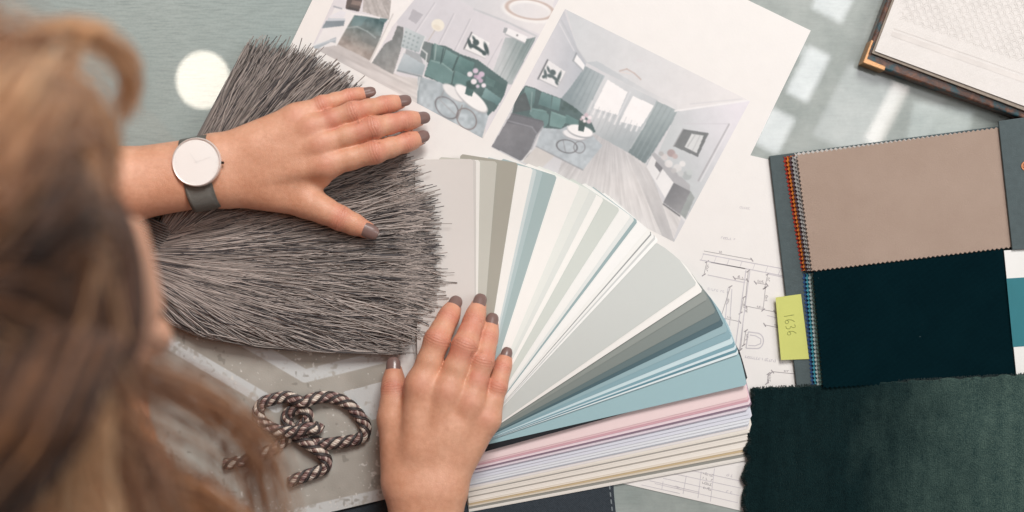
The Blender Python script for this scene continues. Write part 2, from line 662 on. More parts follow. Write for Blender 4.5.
def pic_b(X, Y):
    a, b, d, e = tile(490, 60, .2149), tile(560, 5, .2342), tile(570, 100, .283), tile(640, 80, .3125)
    c = Canvas(X, Y, (206, 203, 206))
    # ceiling
    c.grad([(566, 8), (752, 100), (675, 111), (677, 112), (586, 62), (577, 48)], (570, 20), (198, 200, 203), (735, 98), (226, 218, 216))
    c.grad(b((110, 245), (500, 450), (500, 425), (380, 370), (160, 240)), (600, 60), (176, 184, 190), (672, 104), (212, 208, 208), 0.75)
    # left wall, coving
    c.grad([(563, 8), (578, 50), (586, 64), (568, 110), (545, 105), (505, 90), (492, 150), (480, 140)], (530, 75), (216, 210, 214), (584, 80), (172, 177, 186))
    c.line(b((5, 65), (70, 185), (112, 246)), 1.6, (178, 180, 186), 0.8); c.line(b((-2, 80), (60, 195)), 0.8, (226, 222, 224), 0.8)
    c.line([(561, 12), (524, 80)], 1.0, (160, 158, 166), 0.7)
    # curtains and window
    c.grad(a((445, 28), (545, 80), (500, 200), (470, 262), (420, 250), (330, 180), (372, 130)), a((380, 130))[0], (126, 143, 149), a((520, 150))[0], (170, 180, 184))
    c.grad(b((195, 296), (418, 408), (330, 560), (215, 580), (100, 480)), b((200, 320))[0], (206, 206, 208), b((270, 560))[0], (178, 183, 187))
    c.grad(d((70, 30), (185, 80), (255, 110), (205, 190), (90, 128), (72, 100)), d((140, 40))[0], (206, 206, 208), d((160, 150))[0], (160, 169, 173))
    for p1 in (b((203, 318), (288, 372), (246, 470), (142, 440)), b((312, 388), (402, 430), (345, 520), (254, 498))):
        c.poly(p1, (243, 237, 235))
    for k in range(11):                                    # light falling through the sheers
        x0, y0 = 592 + k * 5.4, 106 + k * 2.2 + (k % 3)
        c.line([(x0, y0 - 5), (x0 - 4.5, y0 + 5)], 1.6, (238, 233, 232), 0.75)
        c.line([(x0 + 2, y0 - 2), (x0 - 8, y0 + 20)], 0.8, (152, 160, 165), 0.45)
    c.line(b((300, 372), (252, 470)), 1.8, (208, 209, 212))
    c.grad(d((306, 3), (386, 40), (290, 190), (264, 226), (205, 186), (262, 95)), d((300, 30))[0], (154, 167, 169), d((270, 200))[0], (110, 128, 131))
    c.line(d((300, 20), (214, 170)), 1.6, (176, 184, 186), 0.7)
    for k in range(9):
        c.line(a((452 + k * 9, 34 + k * 5), (372 + k * 10, 176 + k * 8)), 0.8, ((104, 124, 131), (152, 167, 171))[k % 2], 0.4)
        c.line(d((312 + k * 8, 8 + k * 4), (216 + k * 7, 180 + k * 6)), 0.8, ((112, 130, 133), (158, 172, 174))[k % 2], 0.4)
    # right wall
    c.grad([(677, 112), (752, 100), (700, 225), (672, 190), (655, 160)], (672, 130), (190, 194, 196), (735, 110), (224, 215, 222))
    c.line([(675, 111), (751, 100)], 1.6, (236, 230, 229)); c.line([(690, 104), (742, 99)], 0.8, (196, 192, 196), 0.7)
    c.line(e((140, 140), (285, 140)), 0.8, (196, 190, 196), 0.8); c.line(e((285, 142), (187, 322)), 1.4, (160, 154, 158), 0.85)
    c.line(e((292, 140), (194, 324)), 0.8, (232, 226, 228), 0.8)
    c.poly(e((138, 157), (220, 170), (185, 246), (107, 212)), (106, 109, 110)); c.line(e((138, 157), (107, 212)), 1.0, (150, 150, 152))
    c.poly(e((166, 172), (204, 178), (181, 234), (142, 214)), (206, 206, 205)); c.line(e((176, 176), (152, 214)), 0.9, (150, 152, 153), 0.7); c.line(e((192, 178), (168, 226)), 0.8, (168, 168, 170), 0.7)
    # floor
    fl = d((60, 110), (92, 122), (210, 188), (266, 226), (275, 240), (332, 372), (396, 408), (362, 505), (-60, 310), (-20, 190))
    c.grad(fl, d((150, 150))[0], (186, 182, 183), d((190, 300))[0], (214, 207, 204))
    an = np.arctan2(Y - 108, X - 612)
    st = (vnoise(an * 46, np.hypot(X - 612, Y - 108) / 26, 21) - 0.5) * 20 + (vnoise(an * 120, np.hypot(X - 612, Y - 108) / 12, 24) - 0.5) * 16
    c.c += (st * c.inside(fl))[..., None]
    c.grad(d((270, 240), (300, 290), (370, 500), (330, 490), (200, 190)), d((230, 300))[0], (190, 186, 186), d((330, 420))[0], (158, 155, 157), 0.45)
    rug = a((240, 318), (350, 306), (470, 345), (524, 398), (432, 512), (214, 402))
    c.poly(rug, (174, 184, 191))
    c.c += (((vnoise(X / 3, Y / 3, 22) - 0.5) * 18 + (vnoise(X / 9, Y / 9, 23) - 0.5) * 16) * c.inside(rug))[..., None]
    c.line(a((214, 402), (432, 512)), 1.0, (132, 132, 138), 0.8)
    # television stand
    c.poly(d((286, 190), (300, 186), (424, 300), (424, 326), (365, 292)), (172, 170, 173))
    c.grad(d((290, 196), (366, 292), (336, 346), (270, 236)), d((285, 220))[0], (224, 220, 219), d((345, 320))[0], (236, 231, 229))
    c.poly(d((304, 216), (328, 240), (319, 257), (299, 232)), (122, 120, 124)); c.line(d((322, 250), (306, 280)), 0.8, (180, 177, 178))
    c.grad(d((366, 292), (426, 322), (388, 404), (330, 362)), d((350, 310))[0], (112, 112, 116), d((400, 370))[0], (140, 138, 141))
    c.poly(d((426, 322), (440, 345), (408, 420), (388, 404)), (150, 156, 154)); c.line(d((330, 368), (388, 410)), 1.3, (84, 84, 88)); c.line(d((392, 410), (412, 432)), 1.6, (226, 222, 220))
    for (x, y, r_, col) in ((100, 234, 13, (166, 136, 134)), (112, 244, 9, (186, 158, 154)), (78, 246, 11, (208, 198, 196)), (92, 268, 13, (224, 216, 213)), (120, 282, 14, (216, 212, 210)), (136, 268, 10, (228, 222, 219)),
                            (150, 306, 15, (166, 172, 172)), (130, 300, 10, (196, 196, 196)), (158, 296, 10, (188, 194, 193)), (68, 236, 8, (176, 170, 168)), (108, 290, 9, (188, 184, 183))):
        c.ell(*e((x, y))[0], r_ * .3125, r_ * .29, 20, col, 0.9)
    # sofa
    c.poly(a((120, 175), (165, 118), (215, 132), (246, 148), (290, 164), (332, 180), (402, 226), (470, 286), (492, 334), (470, 345), (360, 306), (330, 322), (248, 316), (100, 258)), (70, 97, 97))
    c.grad(a((164, 124), (213, 136), (206, 200), (186, 238), (150, 192)), a((160, 150))[0], (98, 136, 134), a((200, 210))[0], (76, 112, 111))
    c.grad(a((240, 148), (288, 165), (282, 226), (224, 206)), a((260, 150))[0], (98, 138, 137), a((250, 220))[0], (76, 116, 116))
    c.grad(a((292, 168), (330, 181), (320, 238), (284, 226)), a((310, 170))[0], (104, 146, 144), a((300, 232))[0], (80, 122, 121))
    c.poly(a((192, 222), (252, 232), (280, 262), (274, 292), (252, 316), (182, 250)), (90, 130, 128)); c.poly(a((284, 238), (350, 262), (362, 278), (332, 318), (276, 306)), (100, 142, 139))
    c.poly(a((352, 252), (424, 286), (450, 316), (430, 326), (352, 292)), (84, 126, 124)); c.line(a((278, 258), (272, 306)), 1.0, (54, 82, 82)); c.poly(a((120, 178), (164, 150), (192, 232), (108, 246)), (74, 84, 86))
    c.line(a((196, 150), (190, 240)), 0.9, (150, 170, 168), 0.7); c.line(a((200, 228), (262, 240)), 1.0, (118, 160, 156), 0.7); c.line(a((292, 244), (352, 266)), 1.0, (128, 170, 166), 0.7)
    for (x, y, r_) in ((352, 206, 14), (378, 222, 14), (398, 236, 12), (340, 226, 10)):
        c.ell(*a((x, y))[0], r_ * .21, r_ * .17, 40, (60, 86, 82), 0.8)
    # grey chair in front
    c.poly(a((8, 402), (84, 276), (104, 246), (246, 282), (252, 300), (240, 326), (216, 348), (172, 462), (140, 468)), (104, 104, 111))
    c.grad(a((10, 400), (78, 292), (200, 318), (216, 346), (170, 458), (140, 464)), a((60, 320))[0], (122, 121, 127), a((160, 440))[0], (112, 112, 118))
    c.line(a((80, 282), (196, 312), (216, 340)), 1.2, (138, 138, 145)); c.line(a((246, 312), (218, 352), (172, 460)), 1.4, (162, 162, 168), 0.9); c.line(a((100, 250), (246, 286)), 1.0, (84, 88, 94))
    c.poly(a((216, 404), (300, 448), (230, 512), (150, 474)), (206, 198, 192)); c.line(a((190, 420), (150, 470)), 1.2, (232, 228, 225))
    # round tables and bouquet
    c.ell(*a((358, 402))[0], 10.4, 6.4, 12, (96, 94, 98), 0.85, 0.6); c.ell(*a((416, 406))[0], 5.6, 5.8, 10, (112, 108, 112), 0.8, 0.55); c.line(a((340, 372), (352, 430)), 0.8, (120, 118, 122), 0.7)
    c.ell(*a((394, 352))[0], 12.2, 4.6, 14, (160, 162, 168)); c.ell(*a((393, 347))[0], 11.8, 4.4, 14, (232, 228, 228)); c.ell(*a((420, 334))[0], 13.4, 5.6, 15, (150, 152, 158)); c.ell(*a((420, 329))[0], 13.2, 5.4, 15, (242, 237, 235))
    c.poly(a((414, 288), (444, 296), (436, 334), (410, 328)), (62, 86, 84)); c.ell(*a((430, 292))[0], 4, 3, 30, (60, 82, 78))
    for (x, y, r_, col) in ((434, 268, 10, (228, 206, 212)), (448, 256, 10, (206, 176, 186)), (464, 268, 10, (236, 222, 224)), (460, 286, 11, (210, 178, 188)), (440, 284, 8, (236, 220, 222)), (424, 276, 6, (196, 168, 176))):
        c.ell(*a((x, y))[0], r_ * .215, r_ * .2, 0, col)
    # wall picture, air conditioner, ceiling light
    c.poly(a((270, 0), (353, 55), (313, 129), (225, 86)), (228, 224, 224)); c.line(a((268, 0), (224, 88)), 1.5, (92, 96, 100)); c.line(a((226, 88), (312, 130)), 0.9, (166, 166, 170)); c.line(a((353, 55), (313, 129)), 0.8, (186, 184, 187))
    leaf_print(c, a, ((258, 64, 22, 7, 80), (292, 58, 15, 13, 30), (300, 84, 26, 7, 40), (322, 76, 7, 25, 20), (272, 44, 6, 16, -20), (278, 74, 14, 8, 20), (310, 106, 12, 6, 60), (250, 78, 8, 8, 0)), (78, 96, 98))
    c.poly(b((72, 212), (106, 256), (100, 280), (58, 238)), (236, 232, 232)); c.line(b((70, 206), (56, 238)), 1.5, (136, 142, 148)); c.line(b((58, 240), (100, 282)), 1.2, (152, 158, 164))
    c.line(b((255, 282), (285, 273), (318, 292), (345, 318)), 1.1, (188, 156, 144), 0.9); c.line(b((258, 286), (300, 294)), 0.9, (226, 206, 198), 0.9); c.ell(*b((340, 238))[0], 3, 1.6, 20, (210, 204, 206))
    return grain(c, X, Y, 20, 0.925)


def pic_a(X, Y):
    e, f, g, h = tile(290, 0, .2148), tile(380, 0, .2732), tile(430, 30, .2148), tile(460, 0, .15625)
    c = Canvas(X, Y, (220, 212, 216))
    c.grad([(380, -90), (560, -90), (560, 60), (430, 80), (400, 40)], (420, 20), (206, 202, 209), (520, 40), (218, 210, 214))
    # ceiling and its ring light
    c.grad([(440, -100), (570, -60), (545, 36), (474, 8), (440, -10)], (470, 0), (206, 204, 208), (540, 20), (228, 220, 219))
    c.line(h((90, 58), (300, 140), (490, 232)), 1.8, (186, 188, 192), 0.8)
    c.ell(*h((450, 72))[0], 24, 9.5, 9, (240, 234, 230), 0.9, 2.2); c.ell(*h((448, 60))[0], 23.5, 9.5, 9, (196, 164, 150), 0.9, 1.0)
    for x0, y0, x1, y1 in ((200, 10, 130, 115), (270, 50, 215, 160), (330, 70, 270, 190)):
        c.line(f((x0, y0), (x1, y1)), 0.8, (176, 172, 180), 0.8); c.line(f((x0 + 5, y0 + 2), (x1 + 5, y1 + 2)), 0.7, (232, 226, 229), 0.7)
    c.line(h((270, 250), (170, 430)), 0.8, (178, 174, 180), 0.7)
    # curtain at the right
    c.grad(h((290, 240), (430, 250), (488, 236), (330, 540), (180, 540)), h((260, 380))[0], (190, 194, 196), h((430, 380))[0], (112, 134, 133))
    for k in range(8):
        c.line(h((330 + k * 20, 270 - k * 3), (200 + k * 18, 530)), 0.8, ((150, 162, 163), (186, 194, 194), (98, 118, 118))[k % 3], 0.45)
    c.poly(h((308, 180), (432, 236), (416, 276), (290, 216)), (238, 233, 233)); c.poly(h((284, 176), (306, 180), (292, 216), (274, 206)), (150, 154, 158)); c.line(h((290, 218), (416, 278)), 1.0, (160, 164, 168)); c.ell(*h((366, 226))[0], .9, .9, 0, (110, 108, 110))
    # floor and rug
    fl = [(300, 55), (320, 45), (345, 44), (372, 62), (400, 76), (430, 80), (486, 130), (484, 142), (300, 50)]
    c.grad(fl, (330, 50), (198, 188, 185), (410, 95), (214, 205, 200))
    c.c += (((vnoise((X * 0.9 + Y * 0.436) / 22, (Y * 0.9 - X * 0.436) / 2.2, 31) - 0.5) * 30) * c.inside(fl))[..., None]
    rug = [(418, 76), (432, 80), (448, 84), (470, 98), (489, 114), (482, 138), (456, 124), (417, 105)]
    c.poly(rug, (170, 183, 190))
    c.c += (((vnoise(X / 3.4, Y / 3.4, 32) - 0.5) * 28 + (vnoise(X / 9, Y / 9, 34) - 0.5) * 20) * c.inside(rug))[..., None]
    c.line(f((145, 280), (137, 380)), 1.0, (118, 136, 144), 0.8)
    # work corner at the left
    c.poly(e((60, 240), (120, 200), (215, 25), (300, 60), (215, 210)), (232, 226, 225))
    c.poly(e((345, -60), (560, -60), (520, 40), (470, 96), (338, 54)), (180, 170, 165))
    c.c += (((vnoise((X * 0.436 + Y * 0.9) / 9, (X * 0.9 - Y * 0.436) / 1.4, 33) - 0.5) * 34 + (vnoise(X / 2, Y / 2, 35) - 0.5) * 20) * c.inside(e((345, -60), (560, -60), (520, 40), (470, 96), (338, 54))))[..., None]
    c.poly(e((270, -30), (340, -10), (322, 52), (258, 40)), (92, 76, 72)); c.poly(e((290, 0), (336, 8), (328, 28), (284, 20)), (132, 108, 98)); c.poly(e((276, 30), (322, 44), (318, 54), (262, 42)), (70, 62, 62))
    gl = e((296, 70), (446, 86), (424, 165), (382, 286), (222, 206), (262, 126))
    c.grad(gl, e((360, 80))[0], (70, 106, 110), e((300, 220))[0], (164, 148, 138))
    c.c += (((vnoise(X / 6, Y / 6, 36) - 0.5) * 40 + (vnoise(X / 2.3, Y / 2.3, 37) - 0.5) * 20) * c.inside(gl))[..., None]
    c.poly(e((300, 76), (360, 80), (330, 120), (280, 120)), (96, 134, 138), 0.6); c.poly(e((345, 150), (420, 170), (400, 220), (330, 190)), (108, 112, 110), 0.6)
    c.line(e((262, 130), (312, 124), (360, 146), (398, 176)), 1.2, (158, 172, 172), 0.85)
    c.line(e((286, 64), (330, 68), (448, 90)), 1.6, (238, 232, 230)); c.line(e((296, 70), (262, 126), (214, 210)), 1.6, (236, 230, 228)); c.line(e((372, 288), (222, 208)), 0.9, (196, 186, 182))
    c.poly(e((168, 96), (256, 94), (250, 120), (148, 132)), (124, 138, 148)); c.poly(e((178, 84), (258, 86), (256, 96), (170, 98)), (198, 204, 212)); c.line(e((204, 30), (240, 40)), 1.3, (150, 152, 166)); c.poly(e((176, 78), (238, 48), (262, 58), (250, 84)), (226, 222, 228))
    c.poly(e((108, 216), (216, 172), (212, 200), (190, 196), (120, 232)), (168, 177, 186)); c.line(e((120, 210), (214, 182)), 0.8, (206, 212, 218)); c.line(e((448, 92), (470, 100)), 1.6, (232, 230, 228)); c.poly(e((420, 84), (456, 88), (444, 106), (414, 96)), (72, 112, 116))
    # white pillar and the grey chair beside it
    c.poly([(396, -40), (420, -40), (414, 0), (392, 27), (372, 63), (369, 62), (389, 20)], (240, 233, 229)); c.line([(393, 14), (370, 62)], 0.8, (190, 182, 177))
    ch = f((64, 94), (86, 100), (84, 150), (74, 190), (48, 272), (-30, 230), (-10, 200), (18, 160), (44, 145))
    c.grad(ch, f((20, 170))[0], (120, 124, 124), f((60, 250))[0], (150, 148, 145))
    c.c += (((vnoise(X / 3, Y / 3, 38) - 0.5) * 22) * c.inside(ch))[..., None]
    c.poly(f((120, 33), (158, 54), (132, 88), (104, 70)), (178, 174, 182))
    # pale dotted chair
    c.poly(f((160, 150), (196, 160), (178, 232), (146, 204)), (104, 118, 119)); c.grad(f((92, 98), (166, 134), (142, 192), (76, 172)), f((100, 110))[0], (192, 202, 205), f((140, 180))[0], (166, 180, 184))
    for k in range(16):
        c.ell(*f((96 + (k % 4) * 15 - (k // 4) * 4, 118 + (k // 4) * 16 + (k % 4) * 7))[0], 1.0, 0.9, 0, (126, 146, 149), 0.8)
    c.grad(f((88, 194), (166, 238), (156, 276), (62, 256)), f((100, 200))[0], (186, 198, 205), f((120, 270))[0], (156, 172, 180)); c.line(f((62, 258), (152, 280)), 1.4, (122, 136, 142)); c.line(f((90, 180), (74, 214), (56, 266)), 1.3, (226, 226, 225)); c.line(f((166, 134), (150, 178), (172, 196), (166, 236)), 1.2, (214, 218, 217)); c.line(f((146, 282), (138, 330)), 1.0, (214, 214, 214))
    c.poly(f((96, 180), (146, 198), (160, 236), (92, 196)), (140, 150, 154), 0.7)
    # sofa
    c.poly([(432, 44), (446, 46), (460, 54), (478, 60), (494, 72), (508, 82), (504, 96), (494, 112), (478, 96), (462, 92), (444, 84), (424, 76), (430, 58)], (70, 101, 100))
    c.grad(f((198, 158), (238, 176), (226, 228), (194, 220)), f((210, 160))[0], (104, 142, 139), f((210, 226))[0], (78, 114, 113)); c.line(f((206, 164), (200, 218)), 1.0, (166, 188, 184), 0.8)
    c.grad(f((242, 180), (287, 206), (266, 252), (226, 236)), f((260, 184))[0], (106, 148, 145), f((246, 244))[0], (76, 118, 117))
    c.grad(f((292, 204), (346, 230), (332, 282), (270, 256)), f((310, 206))[0], (92, 140, 136), f((300, 270))[0], (66, 108, 106))
    c.poly(f((184, 218), (228, 228), (272, 262), (262, 306), (226, 304), (162, 272)), (94, 136, 134)); c.line(f((190, 222), (230, 234), (270, 264), (262, 300)), 1.0, (142, 174, 170), 0.8); c.poly(f((276, 258), (334, 286), (322, 314), (264, 306)), (84, 128, 126))
    c.grad(g((258, 268), (332, 320), (318, 352), (240, 312)), g((280, 280))[0], (112, 154, 154), g((290, 340))[0], (84, 126, 127)); c.poly(g((318, 352), (270, 400), (240, 330), (280, 330)), (74, 104, 104)); c.poly(g((255, 200), (350, 262), (334, 316), (262, 268)), (66, 100, 98)); c.poly(g((262, 214), (306, 238), (296, 268), (256, 250)), (78, 116, 113))
    c.line(f((232, 178), (222, 232)), 1.0, (46, 74, 74)); c.line(f((284, 210), (266, 258)), 1.2, (46, 76, 74)); c.line(f((270, 264), (262, 306)), 1.0, (48, 78, 76))
    # standing lamp and picture
    c.ell(*f((212, 92))[0], 6.6, 6.0, 25, (238, 228, 208)); c.ell(*f((208, 100))[0], 4.0, 2.4, 25, (226, 210, 186), 0.7); c.line(f((200, 112), (176, 150)), 0.8, (190, 176, 164))
    c.poly(g((196, 14), (277, 60), (256, 131), (158, 86)), (238, 234, 233)); c.line(g((194, 12), (158, 88)), 1.3, (92, 96, 100)); c.line(g((158, 88), (256, 132)), 0.8, (178, 176, 178))
    leaf_print(c, g, ((184, 62, 24, 8, 75), (214, 58, 15, 14, 30), (216, 82, 28, 8, 30), (262, 86, 9, 30, -18), (206, 42, 6, 16, -30), (240, 98, 22, 7, 30), (196, 74, 12, 9, 0), (252, 108, 12, 9, 50)), (56, 78, 80))
    # round tables and bouquet
    c.ell(*g((78, 362))[0], 13.2, 8.6, 42, (112, 106, 110), 0.9, 0.65); c.ell(*g((170, 414))[0], 11.4, 8.8, 52, (128, 112, 110), 0.9, 0.65); c.line(g((66, 280), (48, 320)), 0.9, (150, 148, 150)); c.line(g((150, 350), (128, 412)), 0.9, (140, 124, 120)); c.line(g((40, 320), (120, 396)), 0.8, (160, 160, 164))
    c.ell(*g((112, 296))[0], 13, 5.2, 38, (176, 178, 182)); c.ell(*g((110, 291))[0], 13, 5.0, 38, (232, 228, 226)); c.ell(*g((192, 322))[0], 20.5, 7.0, 40, (172, 172, 175)); c.ell(*g((192, 317))[0], 20.2, 6.6, 40, (244, 239, 236))
    c.poly(g((172, 256), (212, 262), (194, 310), (162, 298)), (66, 104, 101)); c.ell(*g((194, 256))[0], 6, 4, 30, (52, 84, 80))
    for (x, y, r_, col) in ((186, 206, 13, (232, 220, 226)), (212, 190, 13, (214, 186, 208)), (240, 206, 14, (206, 176, 200)), (204, 240, 14, (238, 226, 230)), (226, 220, 13, (198, 166, 192)), (250, 258, 11, (236, 222, 230)), (236, 236, 11, (190, 158, 184)), (212, 216, 9, (176, 142, 172)), (222, 262, 9, (206, 190, 206))):
        c.ell(*g((x, y))[0], r_ * .215, r_ * .2, 0, col)
    return grain(c, X, Y, 18, 0.925)


printed('room_picture', [(373, -85), (562, -6), (483, 138.5), (312, 47)], 0.00128, 0.5, pic_a, M_print, coll)
printed('room_picture', [(565, 9), (750, 101), (674, 242), (491, 147)], 0.00128, 0.5, pic_b, M_print, coll)

# ------------------------------------------------------------------ the two fan decks of paint cards
DZ = lambda x, y: None


def deck_height(X, Y):
    """upper deck drapes from the lower deck's top down to the sheets"""
    x0, y0, x1, y1 = 475, 400, 748, 336
    d = np.array([x1 - x0, y1 - y0], float)
    n = np.array([d[1], -d[0]]) / np.hypot(*d)        # pointing up the picture
    dist = (X - x0) * n[0] + (Y - y0) * n[1]
    return 0.0024 + 0.0162 * smooth01(1 - dist / 170) * smooth01((X - 385) / 110)


def card_mesh(right_far, right_near, width, zfun, th, rgb, curl=0.0, nu=7, nv=18, rnd=2.0, cut=0.0):
    """a card whose right edge runs near -> far, body to the left of it"""
    rf, rn = np.array(right_far, float), np.array(right_near, float)
    ax = rf - rn
    L = np.hypot(*ax)
    ax /= L
    lf = np.array([ax[1], -ax[0]])                     # left side seen along the axis (picture axes, y down)
    u = np.linspace(0, 1, nu)                          # 0 right edge, 1 left edge
    v = np.r_[np.linspace(0, 1 - rnd / L, nv - 1), 1.0]
    uu, vv = np.meshgrid(u, v)
    inset = np.where(vv == 1.0, rnd, 0)
    off = np.clip(uu * width, inset, width - inset)
    LL = L - cut * np.clip((uu - 0.45) / 0.55, 0, 1) ** 1.3 * (vv > 0.85)
    X = rn[0] + ax[0] * vv * LL + lf[0] * off
    Y = rn[1] + ax[1] * vv * LL + lf[1] * off
    Z = zfun(X, Y, vv) + curl * ((1 - uu) ** 3) * vv
    top = P(X, Y, Z).reshape(-1, 3)
    bot = top.copy()
    bot[:, 2] -= th
    N = nu * nv
    I = np.arange(N).reshape(nv, nu)
    q = np.stack([I[:-1, :-1], I[1:, :-1], I[1:, 1:], I[:-1, 1:]], -1).reshape(-1, 4)
    ring = np.r_[I[0, :], I[1:, -1], I[-1, -2::-1], I[-2:0:-1, 0]]
    nx = np.roll(ring, -1)
    side = np.stack([ring, nx, nx + N, ring + N], -1)
    V = np.concatenate([top, bot])
    F = np.concatenate([q, q[:, ::-1] + N, side])
    n0 = np.cross(V[F[0, 1]] - V[F[0, 0]], V[F[0, 2]] - V[F[0, 1]])
    if n0[2] < 0:
        F = F[:, ::-1]
    return V, F


fan2 = empty('colour_fan_deck', P(600, 450, 0.001))
tag(fan2, 'lower fan deck, closed stack of pink, lilac and cream paint cards', 'fan deck', 'paint colour fan decks')
D2 = [(0.00, (240, 216, 215), 0.17), (0.17, (232, 196, 200), 0.03), (0.20, (216, 168, 178), 0.03), (0.23, (236, 216, 222), 0.04), (0.27, (140, 116, 134), 0.025),
      (0.295, (226, 214, 222), 0.04), (0.33, (166, 158, 172), 0.02), (0.35, (220, 221, 231), 0.10), (0.45, (228, 230, 235), 0.08), (0.53, (186, 188, 196), 0.02), (0.55, (232, 226, 224), 0.04),
      (0.59, (242, 234, 223), 0.05), (0.64, (166, 160, 152), 0.02), (0.66, (244, 236, 226), 0.07), (0.73, (178, 170, 160), 0.02), (0.75, (245, 237, 227), 0.07),
      (0.82, (236, 224, 208), 0.03), (0.85, (206, 182, 144), 0.03), (0.88, (226, 214, 196), 0.03), (0.91, (150, 148, 140), 0.04), (0.95, (240, 234, 226), 0.05)]
D2B = []
for t0, rgb, dt in D2:
    k_ = 3 if dt > 0.045 and t0 > 0.5 else 2 if dt > 0.045 and t0 > 0.2 else 1
    for j in range(k_):
        D2B.append((t0 + dt * j / k_, np.clip(np.array(rgb) + rng.normal(0, 2.5), 0, 250) if j else rgb, dt / k_))
for i, (t0, rgb, dt) in enumerate(D2B):
    e = t0 + dt
    z = 0.0168 - 0.0150 * e
    z += rng.uniform(-0.00012, 0.00012)
    jx = rng.uniform(-2.2, 2.2)
    V, F = card_mesh((748.5 + 4.5 * e + jx, 384 + 75 * e - 0.2 * jx), (467 + 2 * e, 455 + 57 * e), 34 + 20 * e, lambda X, Y, v: np.full(X.shape, z) + 0.0004 * np.sin(v * 3), 0.00030, rgb)
    fast_mesh('card', V, F, M_card, fan2, False, np.tile(lin(rgb), (len(V), 1)))

fan1 = empty('colour_fan_deck', P(447, 424, 0.004))
tag(fan1, 'upper fan deck spread wide, grey, sage and teal paint cards under the lower hand', 'fan deck', 'paint colour fan decks')
D1 = [((747, 385), (158, 189, 195)), ((739, 354), (226, 236, 238)), ((738, 351.5), (96, 140, 154)), ((737, 349), (214, 230, 234)), ((735.8, 346.5), (128, 166, 178)), ((734, 343), (204, 224, 228)), ((732, 338), (138, 170, 179)),
      ((728, 331), (150, 178, 184)), ((724, 325), (74, 100, 108)), ((721, 320), (98, 116, 118)), ((716, 312), (128, 136, 132)), ((708, 299), (142, 148, 143)), ((703, 291), (238, 235, 230)),
      ((697, 284), (200, 203, 199)), ((659, 240), (244, 243, 240)), ((656.5, 237.5), (205, 206, 204)), ((655, 236), (238, 237, 234)), ((652.5, 233.5), (150, 152, 150)), ((651.5, 232.5), (236, 235, 231)), ((648, 229), (240, 239, 236)), ((638, 221), (150, 171, 173)), ((635, 219), (222, 225, 222)),
      ((631, 216), (238, 237, 233)), ((620, 209), (206, 211, 204)), ((604, 199), (242, 240, 235)), ((597, 194), (220, 223, 218)), ((590, 190), (228, 230, 224)), ((580, 185.5), (242, 239, 234)),
      ((557, 176), (163, 181, 181)), ((543, 171.5), (178, 194, 195)), ((537, 170), (204, 213, 213)), ((533, 168.5), (240, 237, 232)), ((518, 163), (166, 162, 150)), ((497, 161.5), (196, 194, 184)), ((480, 160), (234, 231, 225)), ((476, 159.5), (206, 201, 196)), ((473, 159), (218, 212, 207))]
NB = len(D1)
PIV = np.array((447.0, 424.0))
HW = 29.0


def fan_card(i, R, rgb, near=None, name='card', th=0.00011, mat=None, extra=0.0, curl=None):
    R = np.array(R, float)
    d = R - PIV
    D = np.hypot(*d)
    ang = math.atan2(-d[1], d[0]) + math.asin(HW / D)
    ax = np.array((math.cos(ang), -math.sin(ang)))
    rt = np.array((-ax[1], ax[0]))
    N = PIV + rt * HW - ax * 26 if near is None else np.array(near, float)
    zf = lambda X, Y, v: deck_height(X, Y) + i * (0.00030 * (1 - v) ** 1.5 + 0.00017 * v) + 0.0002 + 0.0009 * ((i > 0) + 0.0 + (i > 11))
    V, F = card_mesh(R + ax * extra, N, 2 * HW, zf, th, rgb, 0.00020 + 0.000032 * max(i, 0) if curl is None else curl, cut=0.0 if i > 15 else 9.0)
    return fast_mesh(name, V, F, mat or M_card, fan1, True, np.tile(lin(rgb), (len(V), 1)))


cov = fan_card(-2, (742, 381), (24, 26, 32), near=(440, 464), name='back_cover', th=0.0004, extra=6, curl=0)
for i, (R, rgb) in enumerate(D1):
    fan_card(i, R, rgb)
for o in fan1.children:
    md = o.modifiers.new('edge', 'EDGE_SPLIT')
    md.split_angle = math.radians(40)

# ------------------------------------------------------------------ fabric swatch book
M_cover = pm('book_cloth', (74, 86, 88), 0.75, 0.1, 200, 0.0002, 900)


def fabric(name, rgb, rgb2, rough=0.9, wscale=520, sheen=0.3, bump=0.0004, lint=False):
    t = NT(name)
    a = t.n('ShaderNodeTexWave', wave_type='BANDS', bands_direction='X')
    b = t.n('ShaderNodeTexWave', wave_type='BANDS', bands_direction='Y')
    vec = t.coord((1, 1, 1), math.radians(8))
    for q in (a, b):
        q.inputs['Scale'].default_value = wscale
        q.inputs['Distortion'].default_value = 2.0
        q.inputs['Detail'].default_value = 1
        t.l(vec, q.inputs['Vector'])
    wv = t.math('MULTIPLY', t.math('ADD', a.outputs['Fac'], b.outputs['Fac']), 0.5)
    f = t.math('ADD', t.math('MULTIPLY', wv, 0.5), t.math('MULTIPLY', t.noise(26, 6, 0.65), 0.5))
    t.l(t.mix(t.ramp(f, 0.25, 0.75), lin(rgb), lin(rgb2)), t.b.inputs['Base Color'])
    t.set(Roughness=rough, Specular_IOR_Level=0.15 if sheen > 0.1 else 0.03, Sheen_Weight=sheen, Sheen_Roughness=0.4)
    t.bump(t.math('ADD', wv, t.math('MULTIPLY', t.noise(900, 3), 0.7)), bump)
    if lint:
        lk = t.b.inputs['Base Color'].links[0].from_socket
        t.l(t.mix(t.ramp(t.noise(330, 2, 0.4), 0.80, 0.83), lk, lin((120, 140, 140))), t.b.inputs['Base Color'])
    return t.m


